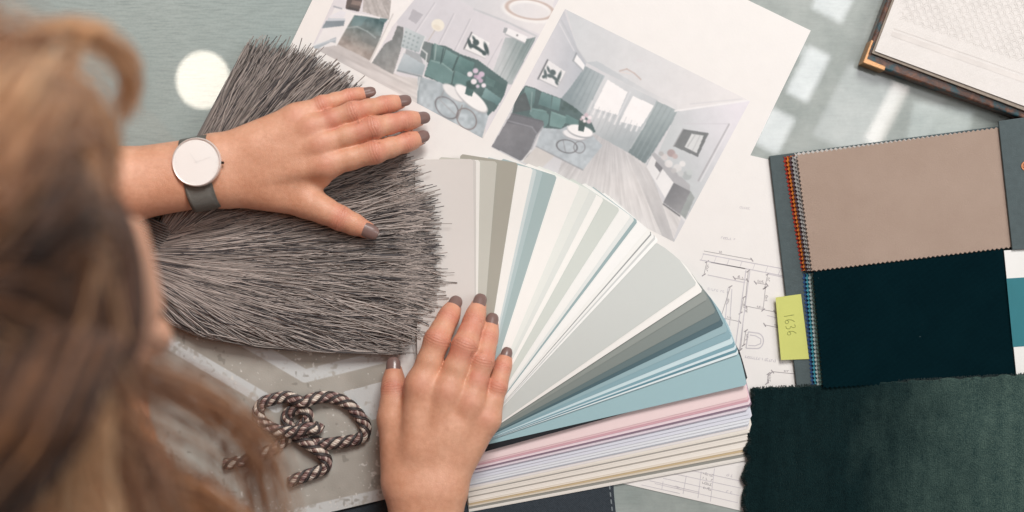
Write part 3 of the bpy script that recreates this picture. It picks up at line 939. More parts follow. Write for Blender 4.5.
def zig(p, q, amp, per):
    """pinked edge from p to q"""
    p, q = np.array(p, float), np.array(q, float)
    L = np.hypot(*(q - p))
    n = max(2, int(L / per) * 2)
    d = (q - p) / L
    nn = np.array([-d[1], d[0]])
    return [tuple(p + d * L * k / n + nn * (amp if k % 2 else -amp)) for k in range(n)]


def swatch_poly(tl, tr, br, bl, amp=0.9, per=4.6):
    return zig(tl, tr, amp, per) + zig(tr, br, 0.15, 40) + zig(br, bl, amp, per) + zig(bl, tl, amp, 4.0)


book = empty('fabric_swatch_book', P(900, 260, 0))
tag(book, 'open grey fabric swatch book with a pinkish tan cloth above a dark teal velvet', 'swatch book')
m = MB()
m.slab([(769.5, 156), (1075, 116), (1090, 380), (797, 389)], 0.0015, 0.0040)
m.build('cover_board', M_cover, book, bevel=0.0006)
tan_cols = [(176, 60, 48), (214, 122, 48), (104, 78, 84), (168, 166, 164), (206, 202, 198)]
M_vcf = {}
nT = len(tan_cols)
for k, rgb in enumerate(tan_cols):
    f = k / nT
    dx, dy = -13.5 * (1 - f), 1.2 * (1 - f) - (2.6 if k == nT - 1 else 0)
    z = 0.0045 + 0.0085 * f
    m = MB()
    m.slab(swatch_poly((797 + dx, 156 + dy), (1001, 130 + dy), (1012, 247), (812 + dx * 0.75, 271)), z - 0.0004, z + 0.0002 * (k % 2))
    m.build('swatch_leaf', fabric('leaf_cloth', rgb, np.clip(np.array(rgb) * 1.15, 0, 255)), book)
m = MB()
m.slab(swatch_poly((797, 155), (1001, 127.5), (1013, 247), (812, 271)), 0.0130, 0.0140)
tag(m.build('swatch', fabric('tan_cloth', (178, 153, 137), (198, 174, 158), wscale=640, bump=0.0003), book), 'pinkish tan cloth swatch')
blue_cols = [(52, 84, 132), (70, 150, 168), (176, 188, 186), (96, 120, 112)]
nB = len(blue_cols)
for k, rgb in enumerate(blue_cols):
    f = k / nB
    dx = -11 * (1 - f)
    z = 0.0045 + 0.0078 * f
    m = MB()
    m.slab(swatch_poly((814 + dx, 274), (1006, 250), (1016, 376), (823 + dx, 388.5)), z - 0.0004, z + 0.0002 * (k % 2))
    m.build('swatch_leaf', fabric('leaf_cloth', rgb, np.clip(np.array(rgb) * 1.15, 0, 255)), book)
m = MB()
m.slab(swatch_poly((813, 272), (1006, 249), (1017, 376), (823, 388)), 0.0122, 0.0132)
tag(m.build('swatch', fabric('dark_velvet', (3, 23, 29), (8, 36, 42), sheen=0.0, wscale=300, bump=0.0005, lint=True), book), 'very dark teal velvet swatch')
m = MB()
m.slab([(998.5, 121), (1090, 108), (1100, 246), (1012.5, 250)], 0.0145, 0.0165)
flap = m.build('hinge_flap', M_cover, book, bevel=0.0005)
m = MB()
for k in range(3):
    r = (4.2, 4.2, 2.4)[k]
a = np.linspace(0, 2 * math.pi, 20, endpoint=False)
ring = lambda r, z: P(1026 + r * np.cos(a), 166 - r * np.sin(a), z)
m.prism(ring(4.6, 0.0172), ring(5.0, 0.0165))
m.prism(ring(2.6, 0.0178), ring(3.4, 0.0172))
m.build('rivet', pm('copper', (206, 140, 104), 0.3, 0.05, metal=1.0), flap, smooth=False)
m = MB()
m.slab([(1004, 250.5), (1095, 245), (1105, 372), (1016.5, 376)], 0.0138, 0.0145)
lab = m.build('label_card', pm('label_white', (232, 230, 226), 0.6, 0.02), book)
m = MB()
m.slab([(1006.5, 278.5), (1096, 273), (1102, 341), (1013, 347)], 0.0145, 0.0148)
m.build('colour_band', pm('label_teal', (30, 112, 122), 0.55, 0.05), lab)

# sticky note
note = MB()
NQ = [(775.5, 297.5), (801, 294), (809, 359), (781, 360)]
X, Y, F = quad_grid(NQ, 10, 12)
ln_ = smooth01((X - 776) / 30)
V = P(X, Y, 0.0046 + 0.0003 * ln_ + 0.0005 * (1 - ln_) ** 2).reshape(-1, 3)
note = fast_mesh('sticky_note', V, F, pm('note_paper', (205, 207, 120), 0.8, 0.03, 40, spec=0.2), None, False)
sm = note.modifiers.new('thick', 'SOLIDIFY'); sm.thickness = 0.0001
tag(note, 'yellow green sticky note with pencilled digits on the swatch book edge', 'sticky note')
strokes = [[(0, 0), (0.2, -1.8), (0.1, 4.6)],
           [(4.4, -1.6), (2.9, 0.6), (2.7, 3.6), (3.9, 4.5), (5.0, 3.4), (4.0, 2.1), (2.8, 3.0)],
           [(6.2, -1.2), (7.6, -1.6), (8.0, 0.2), (6.8, 1.4), (8.2, 2.2), (7.9, 4.2), (6.3, 4.5)],
           [(11.8, -1.4), (10.2, 0.6), (10.0, 3.4), (11.2, 4.5), (12.2, 3.2), (11.2, 2.0), (10.1, 3.0)]]
m = MB()
ca, sa = math.cos(math.radians(80)), math.sin(math.radians(80))
for st in strokes:
    pts = resample(np.array(st, float) * (1.6, 1.55), 14)
    x = 791 + pts[:, 0] * ca - pts[:, 1] * sa * 1.0
    y = 315 + pts[:, 0] * sa + pts[:, 1] * ca
    zz = 0.0046 + 0.0003 * smooth01((x - 776) / 30) + 0.0005 * (1 - smooth01((x - 776) / 30)) ** 2
    V, F = tubes(P(x, y, zz + 0.00010)[None], 0.00024, 5)
    m.add(V, F)
m.build('pencil_writing', pm('pencil', (146, 150, 84), 0.6), note)

# ------------------------------------------------------------------ loose velvet piece with ragged edges
M_velvet = NT('green_velvet')
t = M_velvet
geo = t.coord((6, 1, 1), math.radians(4))
n1 = t.ramp(t.noise(18, 5, 0.6, geo), 0.35, 0.7)
n2 = t.ramp(t.noise(800, 3, 0.7), 0.35, 0.65)
f = t.math('ADD', t.math('MULTIPLY', n1, 0.35), t.math('MULTIPLY', n2, 0.65))
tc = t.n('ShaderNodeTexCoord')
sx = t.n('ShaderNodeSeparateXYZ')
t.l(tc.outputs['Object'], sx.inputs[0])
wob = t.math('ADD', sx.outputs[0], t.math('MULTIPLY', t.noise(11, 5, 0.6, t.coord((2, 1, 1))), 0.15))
painted_sheen = t.ramp(wob, 0.375, 0.51)  # sheen on the brushed pile, painted as paler base colour toward the right
wvx = t.n('ShaderNodeTexWave', wave_type='BANDS', bands_direction='X')
wvx.inputs['Scale'].default_value = 170
wvx.inputs['Distortion'].default_value = 6
wvx.inputs['Detail'].default_value = 3
t.l(t.coord(), wvx.inputs['Vector'])
f = t.math('ADD', t.math('MULTIPLY', f, 0.8), t.math('ADD', t.math('MULTIPLY', wvx.outputs['Fac'], 0.12), t.math('MULTIPLY', t.ramp(t.noise(150, 4, 0.7), 0.35, 0.65), 0.25)))
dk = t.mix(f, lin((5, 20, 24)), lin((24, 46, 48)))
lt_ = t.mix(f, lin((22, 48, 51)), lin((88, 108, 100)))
t.l(t.mix(painted_sheen, dk, lt_), t.b.inputs['Base Color'])
t.set(Roughness=0.95, Specular_IOR_Level=0.05, Sheen_Weight=0.55, Sheen_Roughness=0.32)
t.b.inputs['Sheen Tint'].default_value = (*lin((150, 170, 150)), 1)
t.bump(t.math('ADD', n2, t.math('MULTIPLY', n1, 0.3)), 0.0005)
VQ = [(752, 389), (1100, 371), (1110, 600), (738, 600)]


def vel_z(X, Y):
    return 0.0105 + 0.006 * np.exp(-((X - 925 + (Y - 440) * 0.15) / 60) ** 2) + 0.009 * smooth01((X - 930) / 120) - 0.006 * smooth01((775 - X) / 30) + 0.0025 * np.sin(X / 47 + Y / 90) * smooth01((Y - 395) / 40)


X, Y, F = quad_grid(VQ, 150, 90)
u = np.linspace(0, 1, 150)[None, :]
vv = np.linspace(0, 1, 90)[:, None]
edge = (vnoise(Y / 9, Y * 0 + 3, 41) - 0.5) * 6 + (vnoise(Y / 2.5, Y * 0 + 9, 42) - 0.5) * 3.0
X = X + edge * np.clip(1 - u * 12, 0, 1)
Y = Y + (vnoise(X / 6, X * 0 + 2, 43) - 0.5) * 2.2 * np.clip(1 - vv * 12, 0, 1)
Z = vel_z(X, Y)
V = P(X, Y, Z).reshape(-1, 3)
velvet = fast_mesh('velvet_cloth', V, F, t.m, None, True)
sm = velvet.modifiers.new('thick', 'SOLIDIFY'); sm.thickness = 0.0035; sm.offset = -1
tag(velvet, 'loose dark green velvet cloth with a frayed edge below the swatch book', 'fabric')
# frayed pile along the cut edges
pts, dirs = [], []
for k in range(1500):
    if k < 900:
        yy = rng.uniform(389, 520); i = (yy - 389) / 211 * 89
        xx = 752 - (yy - 389) / 211 * 14 + (vnoise(np.array([yy / 9]), np.array([3.0]), 41)[0] - 0.5) * 7
        d = np.array((-1, rng.normal(0, .5)))
    else:
        xx = rng.uniform(752, 1024); yy = 389 - (xx - 752) / 348 * 18
        d = np.array((rng.normal(0, .5), -1))
    pts.append((xx, yy)); dirs.append(unit(d))
pts, dirs = np.array(pts), np.array(dirs)
ln2 = rng.uniform(0.8, 2.6, len(pts))
tt = np.linspace(0, 1, 4)
base = pts - dirs * 2.0
path = base[:, None, :] + dirs[:, None, :] * (2.0 + ln2)[:, None, None] * tt[None, :, None]
zz = vel_z(base[:, 0], base[:, 1])[:, None] - 0.0008 - 0.0016 * tt[None, :] + rng.normal(0, 0.0006, (len(pts), 1))
V, F = tubes(P(path[..., 0], path[..., 1], zz), 0.00035, 3)
fast_mesh('frayed_edge', V, F, pm('velvet_pile', (30, 46, 46), 0.9, 0.4, 300), velvet, True)

# ------------------------------------------------------------------ pattern book, upper right
pb = empty('wallpaper_book', P(960, 50, 0))
tag(pb, 'open wallpaper book with a pale linen page, marbled brown cover and gold corner', 'pattern book')
t = NT('marbled_leather')
n1 = t.ramp(t.noise(60, 5, 0.7, None, 1.5), 0.4, 0.62)
n2 = t.ramp(t.noise(110, 4, 0.6), 0.5, 0.62)
t.l(t.mix(n2, t.mix(n1, lin((58, 36, 28)), lin((112, 70, 48))), lin((28, 66, 74))), t.b.inputs['Base Color'])
t.set(Roughness=0.35, Coat_Weight=0.3)
M_marb = t.m
COV = [(863.5, 62), (900, -36), (1080, -60), (1100, 146)]
m = MB()
m.slab(COV, 0.0005, 0.0135)
m.build('cover', M_marb, pb, bevel=0.0015)
m = MB()
m.slab([(872, 53), (906, -36), (1080, -60), (1100, 139)], 0.0135, 0.0165)
m.build('page_block', pm('page_edges', (150, 138, 126), 0.8, 0.15, 300), pb)
t = NT('linen_page')
wv = t.n('ShaderNodeTexWave', wave_type='BANDS', bands_direction='X')
wv2 = t.n('ShaderNodeTexWave', wave_type='BANDS', bands_direction='Y')
vec = t.coord((1, 1, 1), math.radians(-20))
for q in (wv, wv2):
    q.inputs['Scale'].default_value = 330
    q.inputs['Distortion'].default_value = 4
    t.l(vec, q.inputs['Vector'])
f = t.math('ADD', t.math('MULTIPLY', t.math('ADD', wv.outputs['Fac'], wv2.outputs['Fac']), 0.25), t.math('MULTIPLY', t.noise(60, 6, 0.7), 0.5))
t.l(t.mix(t.ramp(f, 0.3, 0.7), lin((222, 216, 211)), lin((236, 230, 226))), t.b.inputs['Base Color'])
t.set(Roughness=0.8, Specular_IOR_Level=0.2)
t.bump(f, 0.0003)
m = MB()
m.slab([(875, 51), (908, -36), (1080, -60), (1100, 134)], 0.0165, 0.0176)
page = m.build('page', t.m, pb)
# faint scale pattern printed on the page, and the bar it stops at
ik = Ink(0.0177)
bu, bv = np.array((0.943, 0.331)), np.array((0.331, -0.943))
org = np.array((897.0, 12.0))
for r_ in range(0, 13):
    for c_ in range(-2, 22):
        ctr = org + bu * (c_ * 9 + (r_ % 2) * 4.5) + bv * (r_ * 5 - 6)
        if not (0 < ctr[0] - 880 and ctr[0] < 1060 and ctr[1] > -40):
            continue
        for rr in (4.4, 2.6):
            a = np.linspace(0, math.pi, 7)
            pts = [tuple(ctr + bu * rr * math.cos(q) + bv * rr * math.sin(q)) for q in a]
            if min(p[0] for p in pts) > 897:
                ik.pl(pts, 0.5)
ik.m.build('page_pattern', pm('pattern_ink', (219, 213, 208), 0.7), page)
ik = Ink(0.0177)
for o_, w_ in ((0, 5), (5.5, 0.8)):
    p = org + bv * (-22 + o_) + bu * 2
    q = p + bu * 200
    ik.ln(*p, *q, w_)
ik.m.build('page_band', pm('band_ink', (220, 213, 208), 0.7), page)
# gold corner: an L of metal wrapped round the cover
m = MB()
m.slab([(862.6, 62.8), (871.4, 39.5), (874.2, 40.6), (867.6, 58.6), (886.0, 66.4), (884.6, 71.0)], 0.0003, 0.0139)
m.build('gold_corner', pm('gold', (198, 152, 112), 0.4, 0.05, 40, metal=1.0), pb, bevel=0.0008)

# ------------------------------------------------------------------ twisted rope in a loose knot
RA = [(-60, 372, 3), (40, 352, 3), (100, 325, 3), (140, 305, 2), (185, 268, 2), (222, 235, 3), (258, 205, 6), (268, 178, 8), (245, 156, 7), (212, 156, 5), (188, 175, 3), (187, 205, 2), (210, 250, 3), (240, 272, 8),
      (282, 298, 11), (318, 325, 8), (340, 358, 5), (330, 388, 4.6), (295, 404, 4.6), (245, 422, 4.6), (195, 440, 4.6)]
RB = [(312, 212, 10), (300, 232, 14), (262, 228, 18), (225, 243, 18), (170, 243, 14), (120, 228, 10), (82, 198, 6), (72, 162, 5), (90, 130, 5), (135, 114, 5), (185, 106, 7), (222, 120, 12), (252, 128, 15), (282, 114, 13),
      (335, 106, 8), (385, 114, 5), (430, 138, 5), (468, 178, 5), (494, 225, 5), (482, 262, 5), (440, 278, 5), (385, 286, 6), (325, 292, 5), (290, 278, 3), (240, 262, 1)]
parts = []
Vs, Fs, Cs = [], [], []
off = 0
for pts in (RA, RB):
    pts = np.array(pts, float)
    w3 = P(240 + 0.254 * pts[:, 0], 370 + 0.254 * pts[:, 1], 0.0042 + pts[:, 2] * 0.00058)
    Lr = np.sum(np.linalg.norm(np.diff(w3, axis=0), axis=1))
    n = int(Lr / 0.0006)
    c = resample(w3, n)
    s_ = np.linspace(0, Lr, n)
    T = unit(np.gradient(c, axis=0)); Nn = unit(np.cross(T, (0, 0, 1.0))); Bn = np.cross(T, Nn)
    ply = []
    for k in range(3):
        th = s_ / 0.030 * 2 * math.pi * -1 + k * 2 * math.pi / 3
        ctr = c + 0.0027 * (np.cos(th)[:, None] * Nn + np.sin(th)[:, None] * Bn)
        # yarns inside the ply
        for j in range(6):
            ph = s_ / 0.011 * 2 * math.pi + j * 2 * math.pi / 6
            yt = ctr + 0.0017 * (np.cos(ph)[:, None] * Nn + np.sin(ph)[:, None] * Bn)
            col = ((226, 214, 200), (216, 200, 186), (234, 222, 208), (150, 124, 114), (112, 86, 80), (206, 190, 176))[j] if k == 0 else ((150, 120, 112), (120, 92, 88), (196, 176, 166), (128, 98, 94), (104, 78, 76), (164, 138, 130))[j] if k == 1 else ((196, 176, 164), (124, 96, 90), (204, 186, 172), (134, 104, 98), (112, 86, 82), (208, 192, 178))[j]
            ply.append((yt, 0.00112, col))
        th2 = th + math.pi / 3
        for e in (-0.17, 0.17):
            ct2 = c + 0.0049 * (np.cos(th2 + e)[:, None] * Nn + np.sin(th2 + e)[:, None] * Bn)
            ply.append((ct2, 0.00072, (58, 52, 52) if e < 0 else (84, 76, 74)))
    for (yt, r_, col) in ply:
        V, F = tubes(yt[None], r_, 5)
        Vs.append(V); Fs.append(F + off); off += len(V)
        Cs.append(np.tile(lin(col), (len(V), 1)))
rope = fast_mesh('rope', np.concatenate(Vs), np.concatenate(Fs), pm('rope_yarn', (255, 255, 255), 0.42, 0.12, 900, vc=True), None, True, np.concatenate(Cs))
tag(rope, 'twisted brown and beige cord lying in a loose knot on the chevron board', 'rope')

# ------------------------------------------------------------------ grey tassels
t = NT('tassel_yarn')
a = t.n('ShaderNodeAttribute', attribute_name='col')
t.l(a.outputs['Color'], t.b.inputs['Base Color'])
t.set(Roughness=0.5, Specular_IOR_Level=0.4, Sheen_Weight=0.15)
M_yarn = t.m


def tassel(name, neck, tips, count, label, ztop, seed, bow, wild=1.0, limit=None):
    """strands from the neck to a ragged arc of tips; all measured on the desk plan"""
    r = np.random.default_rng(seed)
    neck = np.array(neck, float)
    tips = resample(np.array(tips, float), 400)
    base = empty(name, P(*neck, 0.004))
    tag(base, label, 'tassel', 'grey yarn tassels')
    n = 24
    q = r.random(count)
    ti = tips[(q * 399).astype(int)] + r.normal(0, 2.0, (count, 2))
    nk = neck[None] + np.stack([np.zeros(count), (q - 0.5) * bow[2]], 1) + r.normal(0, 1.5, (count, 2))
    tt = np.linspace(0, 1, n)[None, :, None]
    ln_ = 1 + r.normal(0, 0.022, (count, 1, 1)) - 0.20 * (r.random((count, 1, 1)) ** 2.5) + 0.05 * (vnoise(q * 22, q * 0 + 8, seed + 1)[:, None, None] - 0.5)
    d = ti - nk
    path = nk[:, None] + d[:, None] * tt * ln_
    perp = unit(np.stack([-d[:, 1], d[:, 0]], -1))[:, None]
    b = (bow[0] + (bow[1] - bow[0]) * q)[:, None, None]
    path = path + perp * b * np.sin(tt * math.pi) 
    a1, f1, p1 = r.normal(0, 2.6, (count, 1, 1)), r.uniform(0.6, 1.6, (count, 1, 1)), r.uniform(0, 6.28, (count, 1, 1))
    a2, f2, p2 = r.normal(0, 1.1, (count, 1, 1)), r.uniform(2, 4.5, (count, 1, 1)), r.uniform(0, 6.28, (count, 1, 1))
    a3, f3, p3 = r.normal(0, 0.55, (count, 1, 1)), r.uniform(5, 8, (count, 1, 1)), r.uniform(0, 6.28, (count, 1, 1))
    wildone = r.random((count, 1, 1)) < 0.24
    stray = wildone * r.normal(0, 28, (count, 1, 1)) * np.clip(np.minimum(q, 1 - q) * 6 - 0.3, 0, 1)[:, None, None]
    edge_q = np.clip(np.minimum(q, 1 - q) * 6 + 0.15, 0, 1)[:, None, None]
    a1 = a1 * edge_q
    tuft = edge_q * (vnoise(q * 26, q * 0 + 3, seed)[:, None, None] - 0.5) * 34 + r.normal(0, 9.0, (count, 1, 1)) * np.clip(np.minimum(q, 1 - q) * 5 + 0.05, 0, 1)[:, None, None]
    frizz = r.normal(0, 1, (count, 1, 1)) * 2.2 * np.sin(tt * r.uniform(10, 22, (count, 1, 1)) + p2) * tt ** 2
    tuft = tuft * wild
    frizz = frizz * wild
    stray = stray * wild + tuft * tt
    path = path + perp * ((a1 * np.sin(f1 * tt * 6.28 + p1) + a2 * np.sin(f2 * tt * 6.28 + p2) + a3 * np.sin(f3 * tt * 6.28 + p3)) * np.minimum(1, tt * 2.5) + stray * tt ** 2 + frizz)
    jj = r.normal(0, 1.6, (count, 1))
    if limit is not None:                                   # the outer strands lie along the side of the bundle
        (lx, ly), low = limit
        if low:
            path[..., 1] = np.minimum(path[..., 1], np.interp(path[..., 0], lx, ly) - np.abs(jj) * 1.6)
        else:
            path[..., 0] = np.maximum(path[..., 0], np.interp(path[..., 1], lx, ly) + np.abs(jj) * 1.6)
    # bundle height: thick in the middle of the bundle, thin at its sides and toward the tips
    lay = r.random((count, 1))
    lay = np.where(wildone[..., 0], 1.03, lay)
    env = ztop * np.sqrt(np.clip(1 - (2 * q[:, None] - 1) ** 2, 0.05, 1)) * (1 - 0.62 * tt[..., 0] ** 2) * (0.75 + 0.25 * np.minimum(1, tt[..., 0] * 5))
    z = 0.0044 + env * (0.08 + 0.92 * lay) + 0.0009 * np.sin(p2[..., 0] + 9 * tt[..., 0])
    fl = 0.0046 + 0.0098 * smooth01((path[..., 0] - 375) / 30) * (path[..., 1] > 150)
    z = np.maximum(z, fl + 0.0015 * lay * tt[..., 0])
    W3 = P(path[..., 0], path[..., 1], z)
    V, F = tubes(W3, r.uniform(0.00028, 0.00048, count), 4)
    g = np.clip(r.normal(0, 1, (count, 1)), -2, 2)
    col = lin(np.array((154, 144, 138))) * (1 + 0.36 * g)
    dark = (r.random((count, 1)) < 0.18)
    col = np.where(dark, lin(np.array((72, 68, 70))), col)
    col = np.repeat(np.clip(col, 0.01, 1), n * 4, 0)
    sk = fast_mesh('skirt', V, F, M_yarn, base, True, col)
    return base


tA = tassel('tassel', (160, 238), [(214, 118), (224, 92), (238, 64), (250, 46), (264, 42), (282, 48), (290, 58), (300, 52), (318, 56), (334, 66), (346, 80), (354, 96), (366, 120), (360, 160)], 2900,
            'grey tassel whose ends spread up the picture past the watch', 0.018, 3, (-9, 6, 26), 0.45, (([30, 44, 140, 240], [252, 246, 195, 148]), False))
tB = tassel('tassel', (136, 260), [(392, 150), (408, 172), (420, 204), (432, 236), (432, 262), (426, 288), (418, 310), (408, 336), (380, 343), (330, 341), (270, 336)], 5600,
            'larger grey tassel whose ends spread right under the upper hand', 0.021, 5, (-20, 38, 44), 1.0, (([130, 150, 172, 200, 260, 330, 415], [292, 310, 325, 337, 348, 353, 355]), True))
M_cordw = pm('tassel_cord', (112, 104, 100), 0.6, 0.2, 300)
for base, c0, c1 in ((tA, (150, 262), (168, 222)), (tB, (100, 268), (132, 268))):
    c0, c1 = np.array(c0, float), np.array(c1, float)
    paths = []
    ax = unit(np.r_[P(*c1, 0) - P(*c0, 0)])
    sd = np.array([-ax[1], ax[0], 0])
    L = np.linalg.norm(P(*c1, 0) - P(*c0, 0))
    ph = np.linspace(0, 2 * math.pi * 18, 18 * 20)
    ctr = P(*c0, 0)[None] + ax[None] * (ph / ph[-1] * L)[:, None]
    rr = 0.010 + 0.002 * np.sin(ph / ph[-1] * math.pi)
    pth = ctr + sd[None] * (np.cos(ph) * rr * 1.5)[:, None] + np.array([0, 0, 1.0])[None] * (0.0135 + np.sin(ph) * rr * 0.8)[:, None]
    V, F = tubes(pth[None], 0.0009, 5, ref=tuple(ax))
    fast_mesh('binding', V, F, M_cordw, base, True)

# ================================================================== PERSON: one body surface from a distance field
def axis_coords(segs):
    out = [segs[0][0]]
    for a, b, h in segs:
        n = max(1, int(round((b - a) / h)))
        out += list(np.linspace(a, b, n + 1)[1:])
    return np.array(out)


FINE = 0.00105
GX = axis_coords([(-0.80, -0.40, 0.0065), (-0.40, -0.355, 0.003), (-0.355, 0.012, FINE), (0.012, 0.05, 0.006)])
GY = axis_coords([(-0.56, -0.245, 0.0065), (-0.245, -0.235, 0.003), (-0.235, 0.165, FINE), (0.165, 0.30, 0.0065)])
GZ = axis_coords([(-0.30, 0.0, 0.0075), (0.0, 0.082, FINE), (0.082, 0.10, 0.003), (0.10, 0.70, 0.0062)])
FIELD = np.full((len(GX), len(GY), len(GZ)), 1.0, np.float32)


def box_idx(lo, hi):
    r = []
    for g, a, b in zip((GX, GY, GZ), lo, hi):
        i0 = max(0, np.searchsorted(g, a) - 2)
        i1 = min(len(g), np.searchsorted(g, b) + 2)
        r.append(slice(i0, i1))
    return tuple(r)


def smin(a, b, k):
    h = np.maximum(k - np.abs(a - b), 0) / k
    return np.minimum(a, b) - h * h * k * 0.25


class Shape:
    """a few blended pieces; merged into the body field with blend radius k"""
    def __init__(s, k_in):
        s.k, s.prims = k_in, []

    def cap(s, a, b, ra, rb, zs=1.0, k=None):
        s.prims.append(('cap', np.array(a, float), np.array(b, float), ra, rb, zs, k))
        return s

    def ell(s, c, M, r, k=None, sub=False):
        s.prims.append(('sub' if sub else 'ell', np.array(c, float), np.array(M, float), np.array(r, float), k))
        return s

    def bounds(s, pad):
        lo, hi = [], []
        for p in s.prims:
            if p[0] == 'cap':
                r = max(p[3], p[4])
                lo += [np.minimum(p[1], p[2]) - r]; hi += [np.maximum(p[1], p[2]) + r]
            elif p[0] == 'ell':
                lo += [p[1] - p[3].max()]; hi += [p[1] + p[3].max()]
        return np.min(lo, 0) - pad, np.max(hi, 0) + pad

    def evaluate(s, X, Y, Z):
        d = None
        for p in s.prims:
            if p[0] == 'cap':
                _, a, b, ra, rb, zs, k = p
                ab = b - a
                px, py, pz = X - a[0], Y - a[1], Z - a[2]
                t = np.clip((px * ab[0] + py * ab[1] + pz * ab[2]) / (ab @ ab), 0, 1)
                q = np.sqrt((px - t * ab[0]) ** 2 + (py - t * ab[1]) ** 2 + ((pz - t * ab[2]) * zs) ** 2) - (ra + (rb - ra) * t)
            else:
                _, c, M, r, k = p
                px, py, pz = X - c[0], Y - c[1], Z - c[2]
                u = [(px * M[i][0] + py * M[i][1] + pz * M[i][2]) / r[i] for i in range(3)]
                n = np.sqrt(u[0] ** 2 + u[1] ** 2 + u[2] ** 2)
                q = (n - 1) * r.min() if r.max() / r.min() > 2.2 else n * (n - 1) / np.maximum(np.sqrt(sum((u[i] / r[i]) ** 2 for i in range(3))), 1e-6)
            kk = s.k if k is None else k
            if p[0] == 'sub':
                d = -smin(-d, q, kk)
            else:
                d = q if d is None else smin(d, q, kk)
        return d

    def merge(s, k, pad=0.020):
        sl = box_idx(*s.bounds(pad))
        X, Y, Z = np.meshgrid(GX[sl[0]].astype(np.float32), GY[sl[1]].astype(np.float32), GZ[sl[2]].astype(np.float32), indexing='ij', sparse=True)
        d = s.evaluate(X, Y, Z)
        FIELD[sl] = smin(FIELD[sl], d.astype(np.float32), k)


pu = lambda r: r * S * 0.965                            # radius in desk-plan units -> metres
nails, joints = [], []


def finger(pts, rad, k=0.0035, bulge=0.5):
    """pts: knuckle, middle joint, end joint, tip as (px, py, height mm); rad in desk-plan units"""
    w3 = [P(p[0], p[1], p[2] / 1000) for p in pts]
    r = [pu(q) for q in rad]
    d = unit(w3[-1] - w3[-2])
    tip = w3[-1] - d * r[-1]
    sh = Shape(k)
    ch = w3[:-1] + [tip]
    for i in range(len(ch) - 1):
        a, b = ch[i], ch[i + 1]
        mid = (a + b) / 2
        rm = (r[i] + r[i + 1]) / 2 - pu(bulge if i < len(ch) - 2 else -0.15)
        sh.cap(a, mid, r[i], rm).cap(mid, b, rm, r[i + 1])
    up = unit(np.array([0, 0, 1.0]) - d * d[2])
    nails.append((tip, d, up, np.cross(up, d), r[-1]))
    for i in (1, 2) if len(pts) == 4 else (1, ):
        dj = unit(ch[i + 1] - ch[i - 1])
        joints.append((ch[i], dj, unit(np.array([0, 0, 1.0]) - dj * dj[2]), r[i], i))
    return sh


def hand(fingers, thumb, palm, extra):
    web = Shape(0.006)
    for a, b, ra, rb in palm:
        web.cap(P(a[0], a[1], a[2] / 1000), P(b[0], b[1], b[2] / 1000), pu(ra), pu(rb))
    for c, r in extra:
        web.ell(P(c[0], c[1], c[2] / 1000), np.eye(3), np.array(r) * S, k=0.008)
    return web


# --- left hand, spread over the tassels
LF = [([(297, 118, 35), (322, 105, 33), (349, 97, 23), (371.5, 92.3, 15)], (12.0, 9.3, 8.0, 6.5)),
      ([(311, 128, 39), (353, 112, 37), (384, 105, 22), (406, 101, 11)], (11.8, 10.4, 8.9, 7.2)),
      ([(320, 145, 40), (374, 127.5, 37), (404, 121, 22), (424.5, 118.3, 10.5)], (12.2, 11.1, 9.5, 7.7)),
      ([(325, 165, 39), (375, 152, 35), (405, 143, 21), (424.5, 136.5, 10.5)], (12.3, 11.5, 9.6, 7.7))]
LT = ([(309, 203, 30), (340, 218, 27), (375, 233.5, 22)], (15.0, 12.2, 8.8))
LP = [((224, 152, 38), (296, 118, 35), 18, 13.5), ((224, 160, 40), (311, 129, 39), 19, 13.5), ((224, 169, 40), (320, 145, 40), 19, 13.5), ((226, 180, 38), (325, 165, 39), 19, 13.5),
      ((232, 184, 36), (300, 187, 33), 20, 12.5), ((236, 188, 34), (309, 203, 30), 19, 14.0), ((258, 150, 36), (300, 165, 34), 20, 16), ((270, 190, 33), (322, 180, 32), 12, 8)]
# --- right hand, flat on the fan
RF = [([(421, 385, 46), (437, 340, 43), (447.5, 319, 31), (456, 302, 19)], (13.4, 12.7, 10.6, 8.3)),
      ([(447, 391, 48), (465, 345, 45), (473.5, 322, 32), (480.5, 299.5, 19)], (13.4, 12.5, 10.5, 8.2)),
      ([(470, 402, 46), (482, 361, 42), (487.5, 340, 31), (492.5, 318.5, 20)], (13.0, 11.8, 9.9, 7.9)),
      ([(487, 418, 42), (497, 387, 37), (502, 369, 29), (507, 352, 21)], (12.0, 10.1, 8.6, 7.0))]
RT = ([(394, 418, 36), (393.5, 389, 27), (394, 362.5, 17)], (15.0, 12.0, 8.6))
RP = [((412, 486, 46), (421, 386, 46), 21, 15.5), ((424, 488, 48), (447, 392, 48), 21, 15.5), ((438, 486, 47), (470, 403, 46), 21, 15), ((448, 480, 44), (486, 420, 42), 19, 13.5),
      ((402, 478, 43), (394, 420, 36), 21, 15.5), ((425, 450, 44), (450, 430, 44), 24, 20), ((400, 428, 36), (418, 410, 40), 10, 12)]


def arm(shoulder, elbow, w, f, side, rs):
    sh = Shape(0.012)
    w, f, side = np.array(w), np.array(f), np.array(side)
    sh.cap(w + side * 0.0105, f + side * 0.004, rs[0], rs[1])
    sh.cap(w - side * 0.0105, f - side * 0.004, rs[0], rs[1])
    sh.cap(f, elbow, rs[1], 0.039, k=0.02)
    sh.cap(elbow, shoulder, 0.041, 0.052, k=0.02)
    return sh


